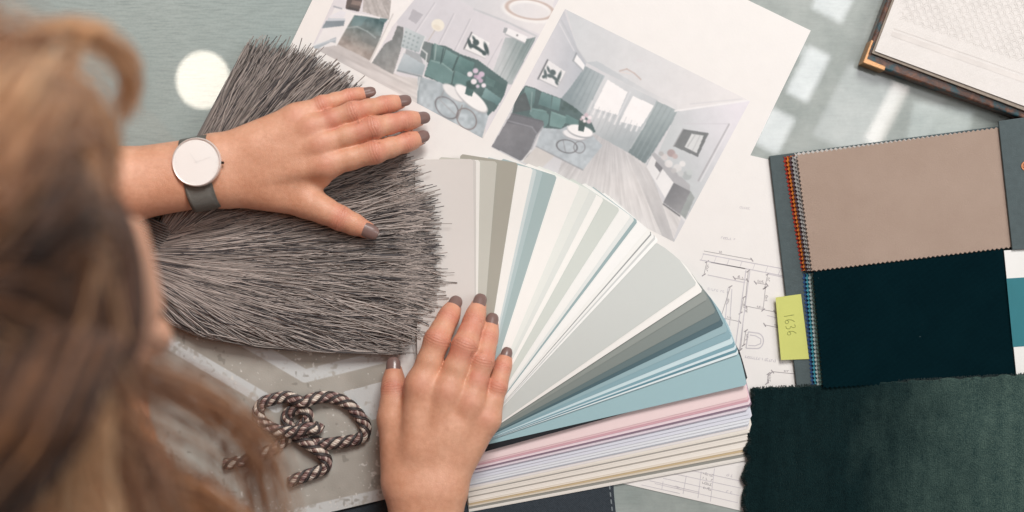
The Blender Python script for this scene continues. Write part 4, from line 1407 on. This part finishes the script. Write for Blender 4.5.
LW = P(208, 171.5, 0.038)
LE = np.array((-0.52, 0.10, 0.07))
LS = np.array((-0.475, 0.115, 0.31))
RW = P(427, 497, 0.047)
RE = np.array((-0.125, -0.43, 0.07))
RS = np.array((-0.30, -0.205, 0.30))
ADIR = unit(P(222, 166, 0) - P(110, 187.5, 0))
ASIDE = np.array((-ADIR[1], ADIR[0], 0))

# torso, neck
tor = Shape(0.05)
CH = np.array((-0.385, -0.05, 0.27))
tor.ell(CH, np.array([[0.8, 0.1, -0.6], [-0.12, 0.99, 0], [0.6, 0, 0.8]]), (0.115, 0.165, 0.15))
tor.cap(CH, (-0.62, -0.03, -0.16), 0.12, 0.13)
tor.cap(LS, CH, 0.058, 0.08).cap(RS, CH, 0.058, 0.08)
tor.cap((-0.65, 0.06, -0.19), (-0.65, -0.12, -0.19), 0.12, 0.12)
HC = np.array((-0.252, -0.016, 0.515))
f_ = unit(np.array((0.80, -0.24, -0.53)))
l_ = unit(np.cross((0.53, 0, 0.85), f_))
u_ = np.cross(f_, l_)
hf = lambda a, b, c: HC + f_ * a + l_ * b + u_ * c
tor.cap((-0.365, -0.03, 0.385), hf(-0.03, 0, -0.09), 0.058, 0.052, k=0.04)
tor.merge(0.03, 0.03)
# head with a face
hd = Shape(0.02)
R3 = np.array([f_, l_, u_])
hd.ell(hf(-0.008, 0, 0.015), R3, (0.095, 0.074, 0.098))
hd.ell(hf(0.028, 0, -0.055), R3, (0.062, 0.056, 0.07), k=0.03)
hd.cap(hf(0.055, 0.018, -0.108), hf(0.055, -0.018, -0.108), 0.017, 0.017, k=0.03)
hd.cap(hf(0.082, 0.0, 0.004), hf(0.106, 0, -0.036), 0.008, 0.0115, k=0.014)
for sg in (-1, 1):
    hd.cap(hf(0.100, sg * 0.009, -0.041), hf(0.088, sg * 0.013, -0.041), 0.0065, 0.006, k=0.008)
    hd.ell(hf(0.084, sg * 0.031, 0.0), R3, (0.012, 0.016, 0.012), k=0.010, sub=True)
    hd.ell(hf(0.071, sg * 0.031, 0.0), R3, (0.012, 0.012, 0.012), k=0.003)
    hd.cap(hf(0.085, sg * 0.014, 0.018), hf(0.070, sg * 0.046, 0.018), 0.008, 0.007, k=0.012)
    hd.ell(hf(0.052, sg * 0.042, -0.036), R3, (0.028, 0.022, 0.022), k=0.02)
    hd.ell(hf(-0.006, sg * 0.076, -0.006), R3, (0.018, 0.007, 0.031), k=0.006)
hd.cap(hf(0.084, 0.019, -0.066), hf(0.084, -0.019, -0.066), 0.0062, 0.0062, k=0.006)
hd.cap(hf(0.081, 0.016, -0.075), hf(0.081, -0.016, -0.075), 0.0072, 0.0072, k=0.005)
hd.merge(0.02, 0.03)

for (ws, fs, ts, S0, E0, W0, F0, SD, rs) in ((LP, LF, LT, LS, LE, LW, P(112, 187, 0.044), ASIDE, (0.0195, 0.0275)),
                                             (RP, RF, RT, RS, RE, RW, P(424, 560, 0.05), np.array((-1.0, 0, 0)), (0.0215, 0.028))):
    palm = Shape(0.007)
    for a, b, ra, rb in ws:
        palm.cap(P(a[0], a[1], a[2] / 1000), P(b[0], b[1], b[2] / 1000), pu(ra), pu(rb))
    ar = arm(S0, E0, W0, F0, SD, rs)
    ar.merge(0.012, 0.03)
    palm.merge(0.016)
    hf_shapes = [finger(p, r) for p, r in fs]
    # fingers first meet one another crisply, then grow out of the palm
    th = finger(ts[0], ts[1], 0.004, 0.3)
    los, his = zip(*[q.bounds(0.012) for q in hf_shapes])
    sl = box_idx(np.min(los, 0), np.max(his, 0))
    X, Y, Z = np.meshgrid(GX[sl[0]].astype(np.float32), GY[sl[1]].astype(np.float32), GZ[sl[2]].astype(np.float32), indexing='ij', sparse=True)
    d = None
    for q in hf_shapes:
        e = q.evaluate(X, Y, Z)
        d = e if d is None else smin(d, e, 0.0009)
    FIELD[sl] = smin(FIELD[sl], d.astype(np.float32), 0.0095)
    th.merge(0.008)


def surface_nets(D):
    ins = D < 0
    cnt = np.zeros(tuple(n - 1 for n in D.shape), np.uint8)
    for i in (0, 1):
        for j in (0, 1):
            for k in (0, 1):
                cnt += ins[i:D.shape[0] - 1 + i, j:D.shape[1] - 1 + j, k:D.shape[2] - 1 + k]
    cells = np.argwhere((cnt > 0) & (cnt < 8))
    del cnt
    ci, cj, ck = cells.T
    acc = np.zeros((len(cells), 3)); num = np.zeros(len(cells))
    g = (GX, GY, GZ)
    for ax in range(3):
        o1, o2 = [a for a in range(3) if a != ax]
        for p in (0, 1):
            for q in (0, 1):
                a = cells.copy(); a[:, o1] += p; a[:, o2] += q
                b = a.copy(); b[:, ax] += 1
                da, db = D[tuple(a.T)], D[tuple(b.T)]
                m = (da < 0) != (db < 0)
                t = np.where(m, da / np.where(m, da - db, 1), 0)
                pos = np.stack([g[k][a[:, k]] for k in range(3)], 1)
                pos[:, ax] += t * (g[ax][b[:, ax]] - g[ax][a[:, ax]])
                acc += np.where(m[:, None], pos, 0); num += m
    V = acc / num[:, None]
    ids = np.full(tuple(n - 1 for n in D.shape), -1, np.int32)
    ids[ci, cj, ck] = np.arange(len(cells))
    Fs = []
    for ax in range(3):
        o1, o2 = (ax + 1) % 3, (ax + 2) % 3
        sl0 = [slice(1, n - 1) for n in D.shape]; sl0[ax] = slice(0, D.shape[ax] - 1)
        sl1 = list(sl0); sl1[ax] = slice(1, D.shape[ax])
        A, B = ins[tuple(sl0)], ins[tuple(sl1)]
        e = np.argwhere(A != B)
        flip = A[tuple(e.T)]
        base = e + np.array([0 if k == ax else 1 for k in range(3)])
        def cell(d1, d2):
            c = base.copy(); c[:, o1] -= d1; c[:, o2] -= d2
            return ids[c[:, 0], c[:, 1], c[:, 2]]
        q = np.stack([cell(1, 1), cell(0, 1), cell(0, 0), cell(1, 0)], 1)
        q[~flip] = q[~flip][:, ::-1]
        Fs.append(q)
    F = np.concatenate(Fs)
    return V, F[(F >= 0).all(1)]


BV, BF = surface_nets(FIELD)
# relax the sampling ripple a little
E = np.concatenate([BF[:, [0, 1]], BF[:, [1, 2]], BF[:, [2, 3]], BF[:, [3, 0]]])
deg = np.bincount(E.ravel(), minlength=len(BV))[:, None]
for lam in (0.5, 0.5, 0.4):
    s_ = np.stack([np.bincount(E[:, 0], BV[E[:, 1], k], len(BV)) + np.bincount(E[:, 1], BV[E[:, 0], k], len(BV)) for k in range(3)], 1)
    BV = BV * (1 - lam) + lam * s_ / deg

# per-point skin data: redness over joints, fingertips and palm edges; creases across the joints
red = np.zeros(len(BV)); wr_t = np.zeros(len(BV)); wr_m = np.zeros(len(BV))
for (c, d, up, r, i) in joints:
    q = BV - c
    dist = np.linalg.norm(q, axis=1)
    near = dist < 0.03
    t_ = q @ d; h_ = q @ up
    red = np.maximum(red, np.where(near, np.exp(-(t_ / 0.008) ** 2) * np.clip(h_ / r + 0.2, 0, 1) * 0.75, 0))
    m_ = np.where(dist < r + 0.006, np.exp(-(t_ / (0.0062 if i == 1 else 0.0045)) ** 2) * np.clip(h_ / r * 1.4, 0, 1), 0)
    better = m_ > wr_m
    wr_t = np.where(better, t_ + 0.25 * (q @ np.cross(up, d)) ** 2 / r * np.sign(t_), wr_t); wr_m = np.where(better, m_, wr_m)
for (c, d, up, b, r) in nails:
    dist = np.linalg.norm(BV - c, axis=1)
    red = np.maximum(red, np.clip(1.3 - dist / 0.013, 0, 1) * 0.55)
for fs in (LF, RF):
    for pts, rad in fs:
        dist = np.linalg.norm(BV - P(pts[0][0], pts[0][1], pts[0][2] / 1000 + pu(rad[0]) * 0.8), axis=1)
        red = np.maximum(red, np.exp(-(dist / 0.009) ** 2) * 0.55)

t = NT('skin')
at = t.n('ShaderNodeAttribute', attribute_name='redness')
blot = t.ramp(t.math('ADD', t.math('MULTIPLY', t.noise(48, 5, 0.6), 0.65), t.math('MULTIPLY', t.noise(260, 4, 0.65), 0.35)), 0.34, 0.66)
fine = t.ramp(t.noise(900, 3, 0.6), 0.3, 0.7)
base = t.mix(blot, lin((203, 145, 114)), lin((225, 171, 141)))
base = t.mix(t.math('MULTIPLY', at.outputs['Fac'], 0.75), base, lin((203, 120, 102)))
base = t.mix(t.math('MULTIPLY', fine, 0.10), base, lin((190, 130, 105)))
t.l(base, t.b.inputs['Base Color'])
t.set(Roughness=0.40, Specular_IOR_Level=0.5, Subsurface_Weight=0.16, Subsurface_Scale=0.004)
t.b.inputs['Subsurface Radius'].default_value = (1.0, 0.35, 0.2)
wt = t.n('ShaderNodeAttribute', attribute_name='crease_t')
wm = t.n('ShaderNodeAttribute', attribute_name='crease_m')
jit = t.math('MULTIPLY', t.noise(260, 3), 0.0016)
sn = t.math('SINE', t.math('MULTIPLY', t.math('ADD', wt.outputs['Fac'], jit), 2 * math.pi / 0.0024))
h = t.math('MULTIPLY', t.math('MULTIPLY', sn, wm.outputs['Fac']), 0.26)
h = t.math('ADD', h, t.math('MULTIPLY', t.noise(1100, 2, 0.6), 0.30))
vor = t.n('ShaderNodeTexVoronoi', feature='DISTANCE_TO_EDGE')
vor.inputs['Scale'].default_value = 950
t.l(t.coord(), vor.inputs['Vector'])
h = t.math('ADD', h, t.math('MULTIPLY', t.ramp(vor.outputs['Distance'], 0, 0.25), 0.22))
h = t.math('ADD', h, t.math('MULTIPLY', t.noise(120, 4, 0.6), 0.8))
t.bump(h, 0.00042, 0.9)
person = fast_mesh('person', BV, BF, t.m, None, True, None, dict(redness=red, crease_t=wr_t, crease_m=wr_m))
tag(person, 'person in a rust orange top leaning over the desk, hands on tassels and paint cards', 'person')

# --- painted nails
M_nail = pm('nail_polish', (124, 99, 93), 0.28, 0.05, 200, spec=0.5, coat=0.15)
for i, (c, d, up, b, r) in enumerate(nails):
    thumb_ = i in (4, 9)
    Ln, Wd = (0.0150, 0.84) if thumb_ else (0.0132, 0.80)
    if i == 3 + 0 or i in (0, 8):
        Ln *= 0.92
    rn = r * 1.035
    nu_, nv_ = 15, 17
    uu = np.linspace(-1, 1, nu_); vv = np.linspace(-1, 1, nv_)
    Uu, Vv = np.meshgrid(uu, vv)
    # superellipse outline
    wid = (1 - np.abs(Vv) ** 3.0 * np.where(Vv > 0, 0.80, 0.55)) ** 0.5
    ang = Uu * Wd * 1.12 * wid
    al = (Vv * 0.5 + 0.5) * Ln - Ln * 0.52
    rr = rn - np.where(al > 0, (al / (r * 1.9)) ** 2 * r * 0.55, 0) + 0.0002 * (1 - Uu ** 2)
    drop = np.where(al < 0, -al * 0.03, 0)
    pos = c + d * (al + r * 0.42)[..., None] + b * (np.sin(ang) * rr * 1.0)[..., None] + up * (np.cos(ang) * rr * 0.96 + drop)[..., None]
    I = np.arange(nu_ * nv_).reshape(nv_, nu_)
    F = np.stack([I[:-1, :-1], I[:-1, 1:], I[1:, 1:], I[1:, :-1]], -1).reshape(-1, 4)
    V = pos.reshape(-1, 3)
    n0 = np.cross(V[F[60, 1]] - V[F[60, 0]], V[F[60, 2]] - V[F[60, 1]])
    if n0 @ up < 0:
        F = F[:, ::-1]
    nl = fast_mesh('nail', V, F, M_nail, person, True)
    sm = nl.modifiers.new('thick', 'SOLIDIFY'); sm.thickness = 0.0007; sm.offset = -0.6

# --- rust coloured top
FIELD[:] = 1.0
tor = Shape(0.05)
tor.ell(CH, np.array([[0.8, 0.1, -0.6], [-0.12, 0.99, 0], [0.6, 0, 0.8]]), (0.123, 0.173, 0.155))
tor.cap(CH, (-0.62, -0.03, -0.16), 0.13, 0.14)
tor.cap(LS, CH, 0.067, 0.09).cap(RS, CH, 0.067, 0.09)
tor.ell((-0.298, -0.190, 0.265), np.eye(3), (0.085, 0.07, 0.075))
tor.merge(0.03, 0.03)
for S0, E0 in ((LS, LE), (RS, RE)):
    Shape(0.02).cap(S0, S0 + (E0 - S0) * 0.62, 0.064, 0.058).merge(0.03, 0.03)
CV, CF = surface_nets(FIELD)
del FIELD
t = NT('rust_knit')
n1 = t.noise(24, 5, 0.6)
t.l(t.mix(t.ramp(n1, 0.3, 0.7), lin((176, 92, 34)), lin((206, 120, 48))), t.b.inputs['Base Color'])
t.set(Roughness=0.9, Specular_IOR_Level=0.15, Sheen_Weight=0.2)
t.bump(t.noise(40, 5), 0.01)
shirt = fast_mesh('top', CV, CF, t.m, person, True)

# --- hair: strands combed from the parting over the scalp, then hanging in loose waves
t = NT('hair_strands')
a = t.n('ShaderNodeAttribute', attribute_name='col')
t.l(a.outputs['Color'], t.b.inputs['Base Color'])
t.set(Roughness=0.36, Specular_IOR_Level=0.5)
t.b.inputs['Sheen Weight'].default_value = 0.15
r = np.random.default_rng(11)
HN = 26
A_, B_, C_ = 0.106, 0.086, 0.112


def scalp_strands(count, side, seed):
    r = np.random.default_rng(seed)
    ncl = 46
    cl = r.integers(0, ncl, count)
    cs = r.uniform(-0.98, 0.80, ncl)
    wv1, wv2 = r.normal(0, 1, ncl)[cl][:, None], r.uniform(0, 6.28, ncl)[cl][:, None]                       # clump origin along the parting, back to brow
    s0 = np.clip(cs[cl] + r.normal(0, 0.05, count), -0.99, 0.86)
    lift = r.random(count) ** 2 * 0.014 + 0.002
    tt = np.linspace(0, 1, HN)
    Ls = ((0.33 if side > 0 else 0.42) + 0.05 * r.normal(0, 1, ncl)[cl] + r.normal(0, 0.03, count)).clip(0.25, 0.55)
    d = tt[None] * Ls[:, None]                              # length along the strand
    th_max = 1.72
    arc = B_ * th_max * 1.08
    th = np.minimum(d / arc, 1) * th_max
    back = (0.62 if side > 0 else 0.46) * (th / th_max) ** 1.2 * (0.4 + 0.6 * (s0[:, None] > -0.2))
    s = np.clip(s0[:, None] - back + 0.06 * wv1 * np.sin(th * 3.2 + wv2), -0.995, 0.9)
    w_ = np.sqrt(1 - s ** 2)
    ra = 1 + (lift[:, None] + 0.006 * (1 + np.sin(th * 2.6 + wv2)) * smooth01(th * 2)) / 0.09
    x = A_ * s * ra; y = side * B_ * np.sin(th) * w_ * ra; z = C_ * np.cos(th) * w_ * ra
    pos = (HC + np.array([0, 0, 0.006]))[None, None] + f_ * x[..., None] + l_ * y[..., None] + u_ * z[..., None]
    hang = np.maximum(d - arc, 0)
    # below the widest point the lock falls straight down, swelling into waves
    phc = r.uniform(0, 6.28, ncl)[cl][:, None] + r.normal(0, 0.25, (count, 1))
    amp = (0.013 + 0.008 * r.random(ncl))[cl][:, None]
    fr = r.uniform(9, 14, ncl)[cl][:, None] * 2 * math.pi / 1.0
    grow = smooth01(hang / 0.14)
    last = pos.copy()
    k0 = np.argmax(d > arc, axis=1)
    fall = np.zeros_like(pos)
    fall[..., 2] = -hang * 0.93
    fall[..., 0] = hang * ((-0.12 if side > 0 else 0.10) + 0.10 * r.normal(0, 1, ncl)[cl][:, None]) + amp * grow * np.sin(fr * hang + phc)
    fall[..., 1] = side * hang * (0.12 + 0.12 * r.normal(0, 1, ncl)[cl][:, None]) + amp * grow * np.cos(fr * hang * 0.9 + phc * 1.7)
    pos = pos + fall
    pos += r.normal(0, 0.0022, (count, 1, 3)) * (0.3 + grow[..., None])
    pos[..., 2] = np.maximum(pos[..., 2], 0.12 + 0.02 * r.random((count, 1)))
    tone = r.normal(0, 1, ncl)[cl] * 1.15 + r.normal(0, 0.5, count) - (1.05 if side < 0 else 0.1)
    return pos, tone


def lock(pts, count, spread, seed, tone0=0.0, ends=0.5):
    """a loose lock; pts are (px, py, z) on the desk plan"""
    r = np.random.default_rng(seed)
    pts = np.array(pts, float)
    c = resample(P(pts[:, 0], pts[:, 1], pts[:, 2]), HN)
    tt = np.linspace(0, 1, HN)[None, :, None]
    o = r.normal(0, 1, (count, 1, 3)); o2 = r.normal(0, 1, (count, 1, 3))
    sp = spread * (0.55 + (ends - 0.2) * tt)
    pos = c[None] + o * sp + o2 * spread * 0.35 * np.sin(tt * 5 + r.uniform(0, 6, (count, 1, 1)))
    return pos, tone0 + r.normal(0, 0.6, count)


sets = [scalp_strands(2600, 1, 21), scalp_strands(3000, -1, 22),
        lock([(-40, 100, .60), (10, 60, .56), (58, 30, .53), (100, 40, .50), (131, 74, .47), (126, 116, .45)], 70, 0.0036, 31, 1.2),
        lock([(62, 110, .54), (66, 66, .52), (76, 36, .52), (100, 28, .52)], 30, 0.0028, 32, 1.2),
        lock([(-80, 210, .63), (-30, 110, .61), (0, 70, .57), (36, 84, .53), (66, 108, .50), (88, 136, .47), (92, 170, .46)], 240, 0.006, 33, 0.9, 0.7),
        lock([(-70, 240, .635), (-10, 150, .625), (24, 100, .59), (58, 108, .55), (82, 138, .52), (84, 180, .50)], 280, 0.009, 41, 1.5, 0.6),
        lock([(-60, 252, .635), (0, 190, .63), (34, 142, .60), (68, 150, .57), (84, 190, .54), (80, 226, .52)], 240, 0.009, 42, 0.3, 0.6),
        lock([(-90, 200, .62), (-50, 100, .60), (-30, 60, .58), (4, 62, .55), (30, 88, .52)], 260, 0.011, 43, 0.4, 0.7),
        lock([(20, 240, .63), (60, 206, .61), (86, 212, .58), (92, 250, .55)], 150, 0.010, 44, -1.5, 0.8),
        lock([(20, 320, .56), (110, 358, .52), (176, 388, .46), (230, 420, .42), (258, 462, .39), (272, 530, .36)], 80, 0.0085, 34, -0.1, 0.8),
        lock([(30, 350, .57), (90, 430, .50), (140, 480, .45), (196, 504, .42), (250, 550, .40)], 220, 0.009, 35, -0.5),
        lock([(-20, 320, .60), (50, 380, .56), (100, 450, .52), (130, 540, .48)], 320, 0.013, 36, -0.3),
        lock([(-60, 290, .62), (0, 320, .61), (50, 345, .59), (70, 400, .57), (66, 470, .55), (84, 560, .52)], 320, 0.010, 37, 1.9),
        lock([(-60, 300, .62), (-10, 340, .61), (12, 400, .59), (8, 470, .57), (20, 560, .54)], 300, 0.010, 38, 0.5),
        lock([(-30, 330, .61), (28, 376, .58), (38, 430, .57), (30, 500, .55)], 200, 0.007, 39, -2.4),
        lock([(-40, 280, .63), (20, 286, .62), (60, 306, .59), (92, 350, .56), (106, 410, .52)], 220, 0.008, 40, -0.9),
        ]
kept = []
for i, (p_, t_) in enumerate(sets):
    if i < 2:                                            # combed-back hair keeps clear of the face and the left arm
        k_ = S * (H - p_[..., 2])
        qx, qy = 512 + p_[..., 0] / k_, 256 - p_[..., 1] / k_
        lim = np.interp(qy, [0, 40, 90, 150, 215, 250, 300, 350, 385, 420, 470, 520], [36, 66, 114, 120, 112, 110, 114, 122, 146, 158, 180, 252])
        lim = lim + r.normal(0, 5, (len(p_), 1))
        ok = (qx < lim).all(1) & (qy > 42 + np.abs(r.normal(0, 10, len(p_)))[:, None] - np.minimum(qx, 0) * 0.0).all(1)
        p_, t_ = p_[ok], t_[ok]
    else:
        k_ = S * (H - p_[..., 2])
        qx, qy = 512 + p_[..., 0] / k_, 256 - p_[..., 1] / k_
        ok = ~((qx > (160 if i == 2 else 124)) & (qy < 215)).any(1)
        p_, t_ = p_[ok], t_[ok]
    kept.append((p_, t_))
pos = np.concatenate([q[0] for q in kept]); tone = np.concatenate([q[1] for q in kept])
rad = 0.00042 * np.ones((len(pos), HN)) * np.r_[np.ones(HN - 6), np.linspace(1, 0.35, 6)][None]
V, F = tubes(pos, rad, 4, ref=(0.35, 0.8, 0.25))
tt = np.linspace(0, 1, HN)[None, :, None]
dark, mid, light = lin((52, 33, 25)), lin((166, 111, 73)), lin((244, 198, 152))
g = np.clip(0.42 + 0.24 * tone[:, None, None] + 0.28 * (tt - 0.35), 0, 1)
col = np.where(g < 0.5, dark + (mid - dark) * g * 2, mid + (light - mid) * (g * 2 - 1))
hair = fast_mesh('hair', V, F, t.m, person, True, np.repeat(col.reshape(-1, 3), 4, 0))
# the underlayer that closes the scalp
m_u, m_v = np.meshgrid(np.linspace(-1, 0.74, 26), np.linspace(-1.75, 1.75, 40))
s_ = m_u - 0.30 * (np.abs(m_v) / 1.75) ** 1.3 * (m_u > -0.4)
s_ = np.clip(s_, -0.999, 1)
w_ = np.sqrt(1 - s_ ** 2)
pos = HC + np.array([0, 0, 0.006]) + f_ * (0.101 * s_)[..., None] + l_ * (0.0805 * np.sin(m_v) * w_)[..., None] + u_ * (0.107 * np.cos(m_v) * w_)[..., None]
I = np.arange(m_u.size).reshape(m_u.shape)
F = np.stack([I[:-1, :-1], I[:-1, 1:], I[1:, 1:], I[1:, :-1]], -1).reshape(-1, 4)
under = fast_mesh('hair_underlayer', pos.reshape(-1, 3), F, pm('hair_under', (74, 46, 32), 0.7, 0.3, 60), person, True)
sm = under.modifiers.new('thick', 'SOLIDIFY'); sm.thickness = 0.004

# ------------------------------------------------------------------ wrist watch on the left wrist
watch = empty('wrist_watch', LW)
tag(watch, 'round white faced wrist watch with a grey mesh strap on the upper wrist', 'watch')
cW = P(203, 173.5, 0.038)
aa, hw_, hh_ = np.linspace(0, 2 * math.pi, 73), 0.0322, 0.0240
nx_ = 9
prof = []
for a in aa:
    ca_, sa_ = math.cos(a), math.sin(a)
    e = 2 / 2.5
    prof.append((np.sign(ca_) * abs(ca_) ** e * hw_, np.sign(sa_) * abs(sa_) ** e * hh_))
prof = np.array(prof)
xs = np.linspace(-0.0118, 0.0118, nx_)
pos = cW + ADIR[None, None] * xs[None, :, None] + ASIDE[None, None] * prof[:, None, 0:1] + np.array([0, 0, 1.0])[None, None] * prof[:, None, 1:2]
I = np.arange(73 * nx_).reshape(73, nx_)
F = np.stack([I[:-1, :-1], I[:-1, 1:], I[1:, 1:], I[1:, :-1]], -1).reshape(-1, 4)
t = NT('mesh_strap')
ck = t.n('ShaderNodeTexWave', wave_type='BANDS', bands_direction='DIAGONAL')
ck.inputs['Scale'].default_value = 500
t.l(t.coord(), ck.inputs['Vector'])
t.l(t.mix(ck.outputs['Fac'], lin((92, 90, 84)), lin((126, 123, 116))), t.b.inputs['Base Color'])
t.set(Roughness=0.45, Metallic=0.35)
t.bump(ck.outputs['Fac'], 0.0003)
strap = fast_mesh('strap', pos.reshape(-1, 3), F, t.m, watch, True)
sm = strap.modifiers.new('thick', 'SOLIDIFY'); sm.thickness = 0.0012; sm.offset = 1


def turned(name, centre, prof, mat, parent, n=64, smooth=True):
    a = np.linspace(0, 2 * math.pi, n, endpoint=False)
    V = [centre + np.array((r * math.cos(q), r * math.sin(q), z)) for r, z in prof for q in a]
    I = np.arange(len(V)).reshape(len(prof), n)
    F = np.stack([I[:-1], np.roll(I[:-1], -1, 1), np.roll(I[1:], -1, 1), I[1:]], -1).reshape(-1, 4)
    o = fast_mesh(name, V, F, mat, parent, smooth)
    md = o.modifiers.new('edge', 'EDGE_SPLIT'); md.split_angle = math.radians(35)
    return o


dc = P(198, 162.5, 0.0600)
dc = np.array(dc); R_ = 24.6 * S * 0.94
turned('case', dc, [(0.0002, -0.0005), (R_ * 0.92, -0.0005), (R_ * 0.99, 0.0012), (R_, 0.0035), (R_ * 0.985, 0.0052), (R_ * 0.955, 0.0058), (R_ * 0.93, 0.0056), (R_ * 0.925, 0.0048)],
       pm('watch_case', (236, 226, 220), 0.35, 0.02, 40, metal=0.45), watch)
dial = turned('dial', dc, [(R_ * 0.93, 0.0049), (0.00001, 0.00495)], pm('watch_dial', (248, 246, 243), 0.35, 0.01, coat=0.5), watch)
mk = MB()
for k in range(60):
    a = k * math.pi / 30
    r0, r1 = R_ * (0.82 if k % 5 else 0.78), R_ * 0.87
    dv, nv2 = np.array((math.cos(a), math.sin(a), 0)), np.array((-math.sin(a), math.cos(a), 0)) * (0.00007 if k % 5 else 0.00014)
    b = dc + np.array((0, 0, 0.0051))
    mk.add([b + dv * r0 - nv2, b + dv * r1 - nv2, b + dv * r1 + nv2, b + dv * r0 + nv2], [(0, 1, 2, 3)])
mk.build('minute_marks', pm('dial_marks', (238, 236, 233), 0.5), dial)
hm = MB()
for a, Lh, wh in ((2.2, 0.45, 0.00020), (0.35, 0.62, 0.00016)):
    dv, nv2 = np.array((math.cos(a), math.sin(a), 0)), np.array((-math.sin(a), math.cos(a), 0)) * wh
    b = dc + np.array((0, 0, 0.00515))
    q = [b - dv * R_ * .08 - nv2, b + dv * R_ * Lh - nv2, b + dv * R_ * Lh + nv2, b - dv * R_ * .08 + nv2]
    hm.add(q, [(0, 1, 2, 3)])
hm.build('hands', pm('dial_hands', (243, 241, 238), 0.5), dial)
cx = dc + np.array((R_ * 1.0, -0.0004, 0.0028))
V, F = tubes(np.linspace(cx, cx + np.array((0.0018, 0, 0)), 4)[None], 0.0012, 14)
mc = MB(); mc.add(V, F); mc.add(V[-14:], [tuple(range(14))])
mc.build('crown', pm('watch_crown', (60, 56, 54), 0.3, metal=0.8), watch, smooth=False)
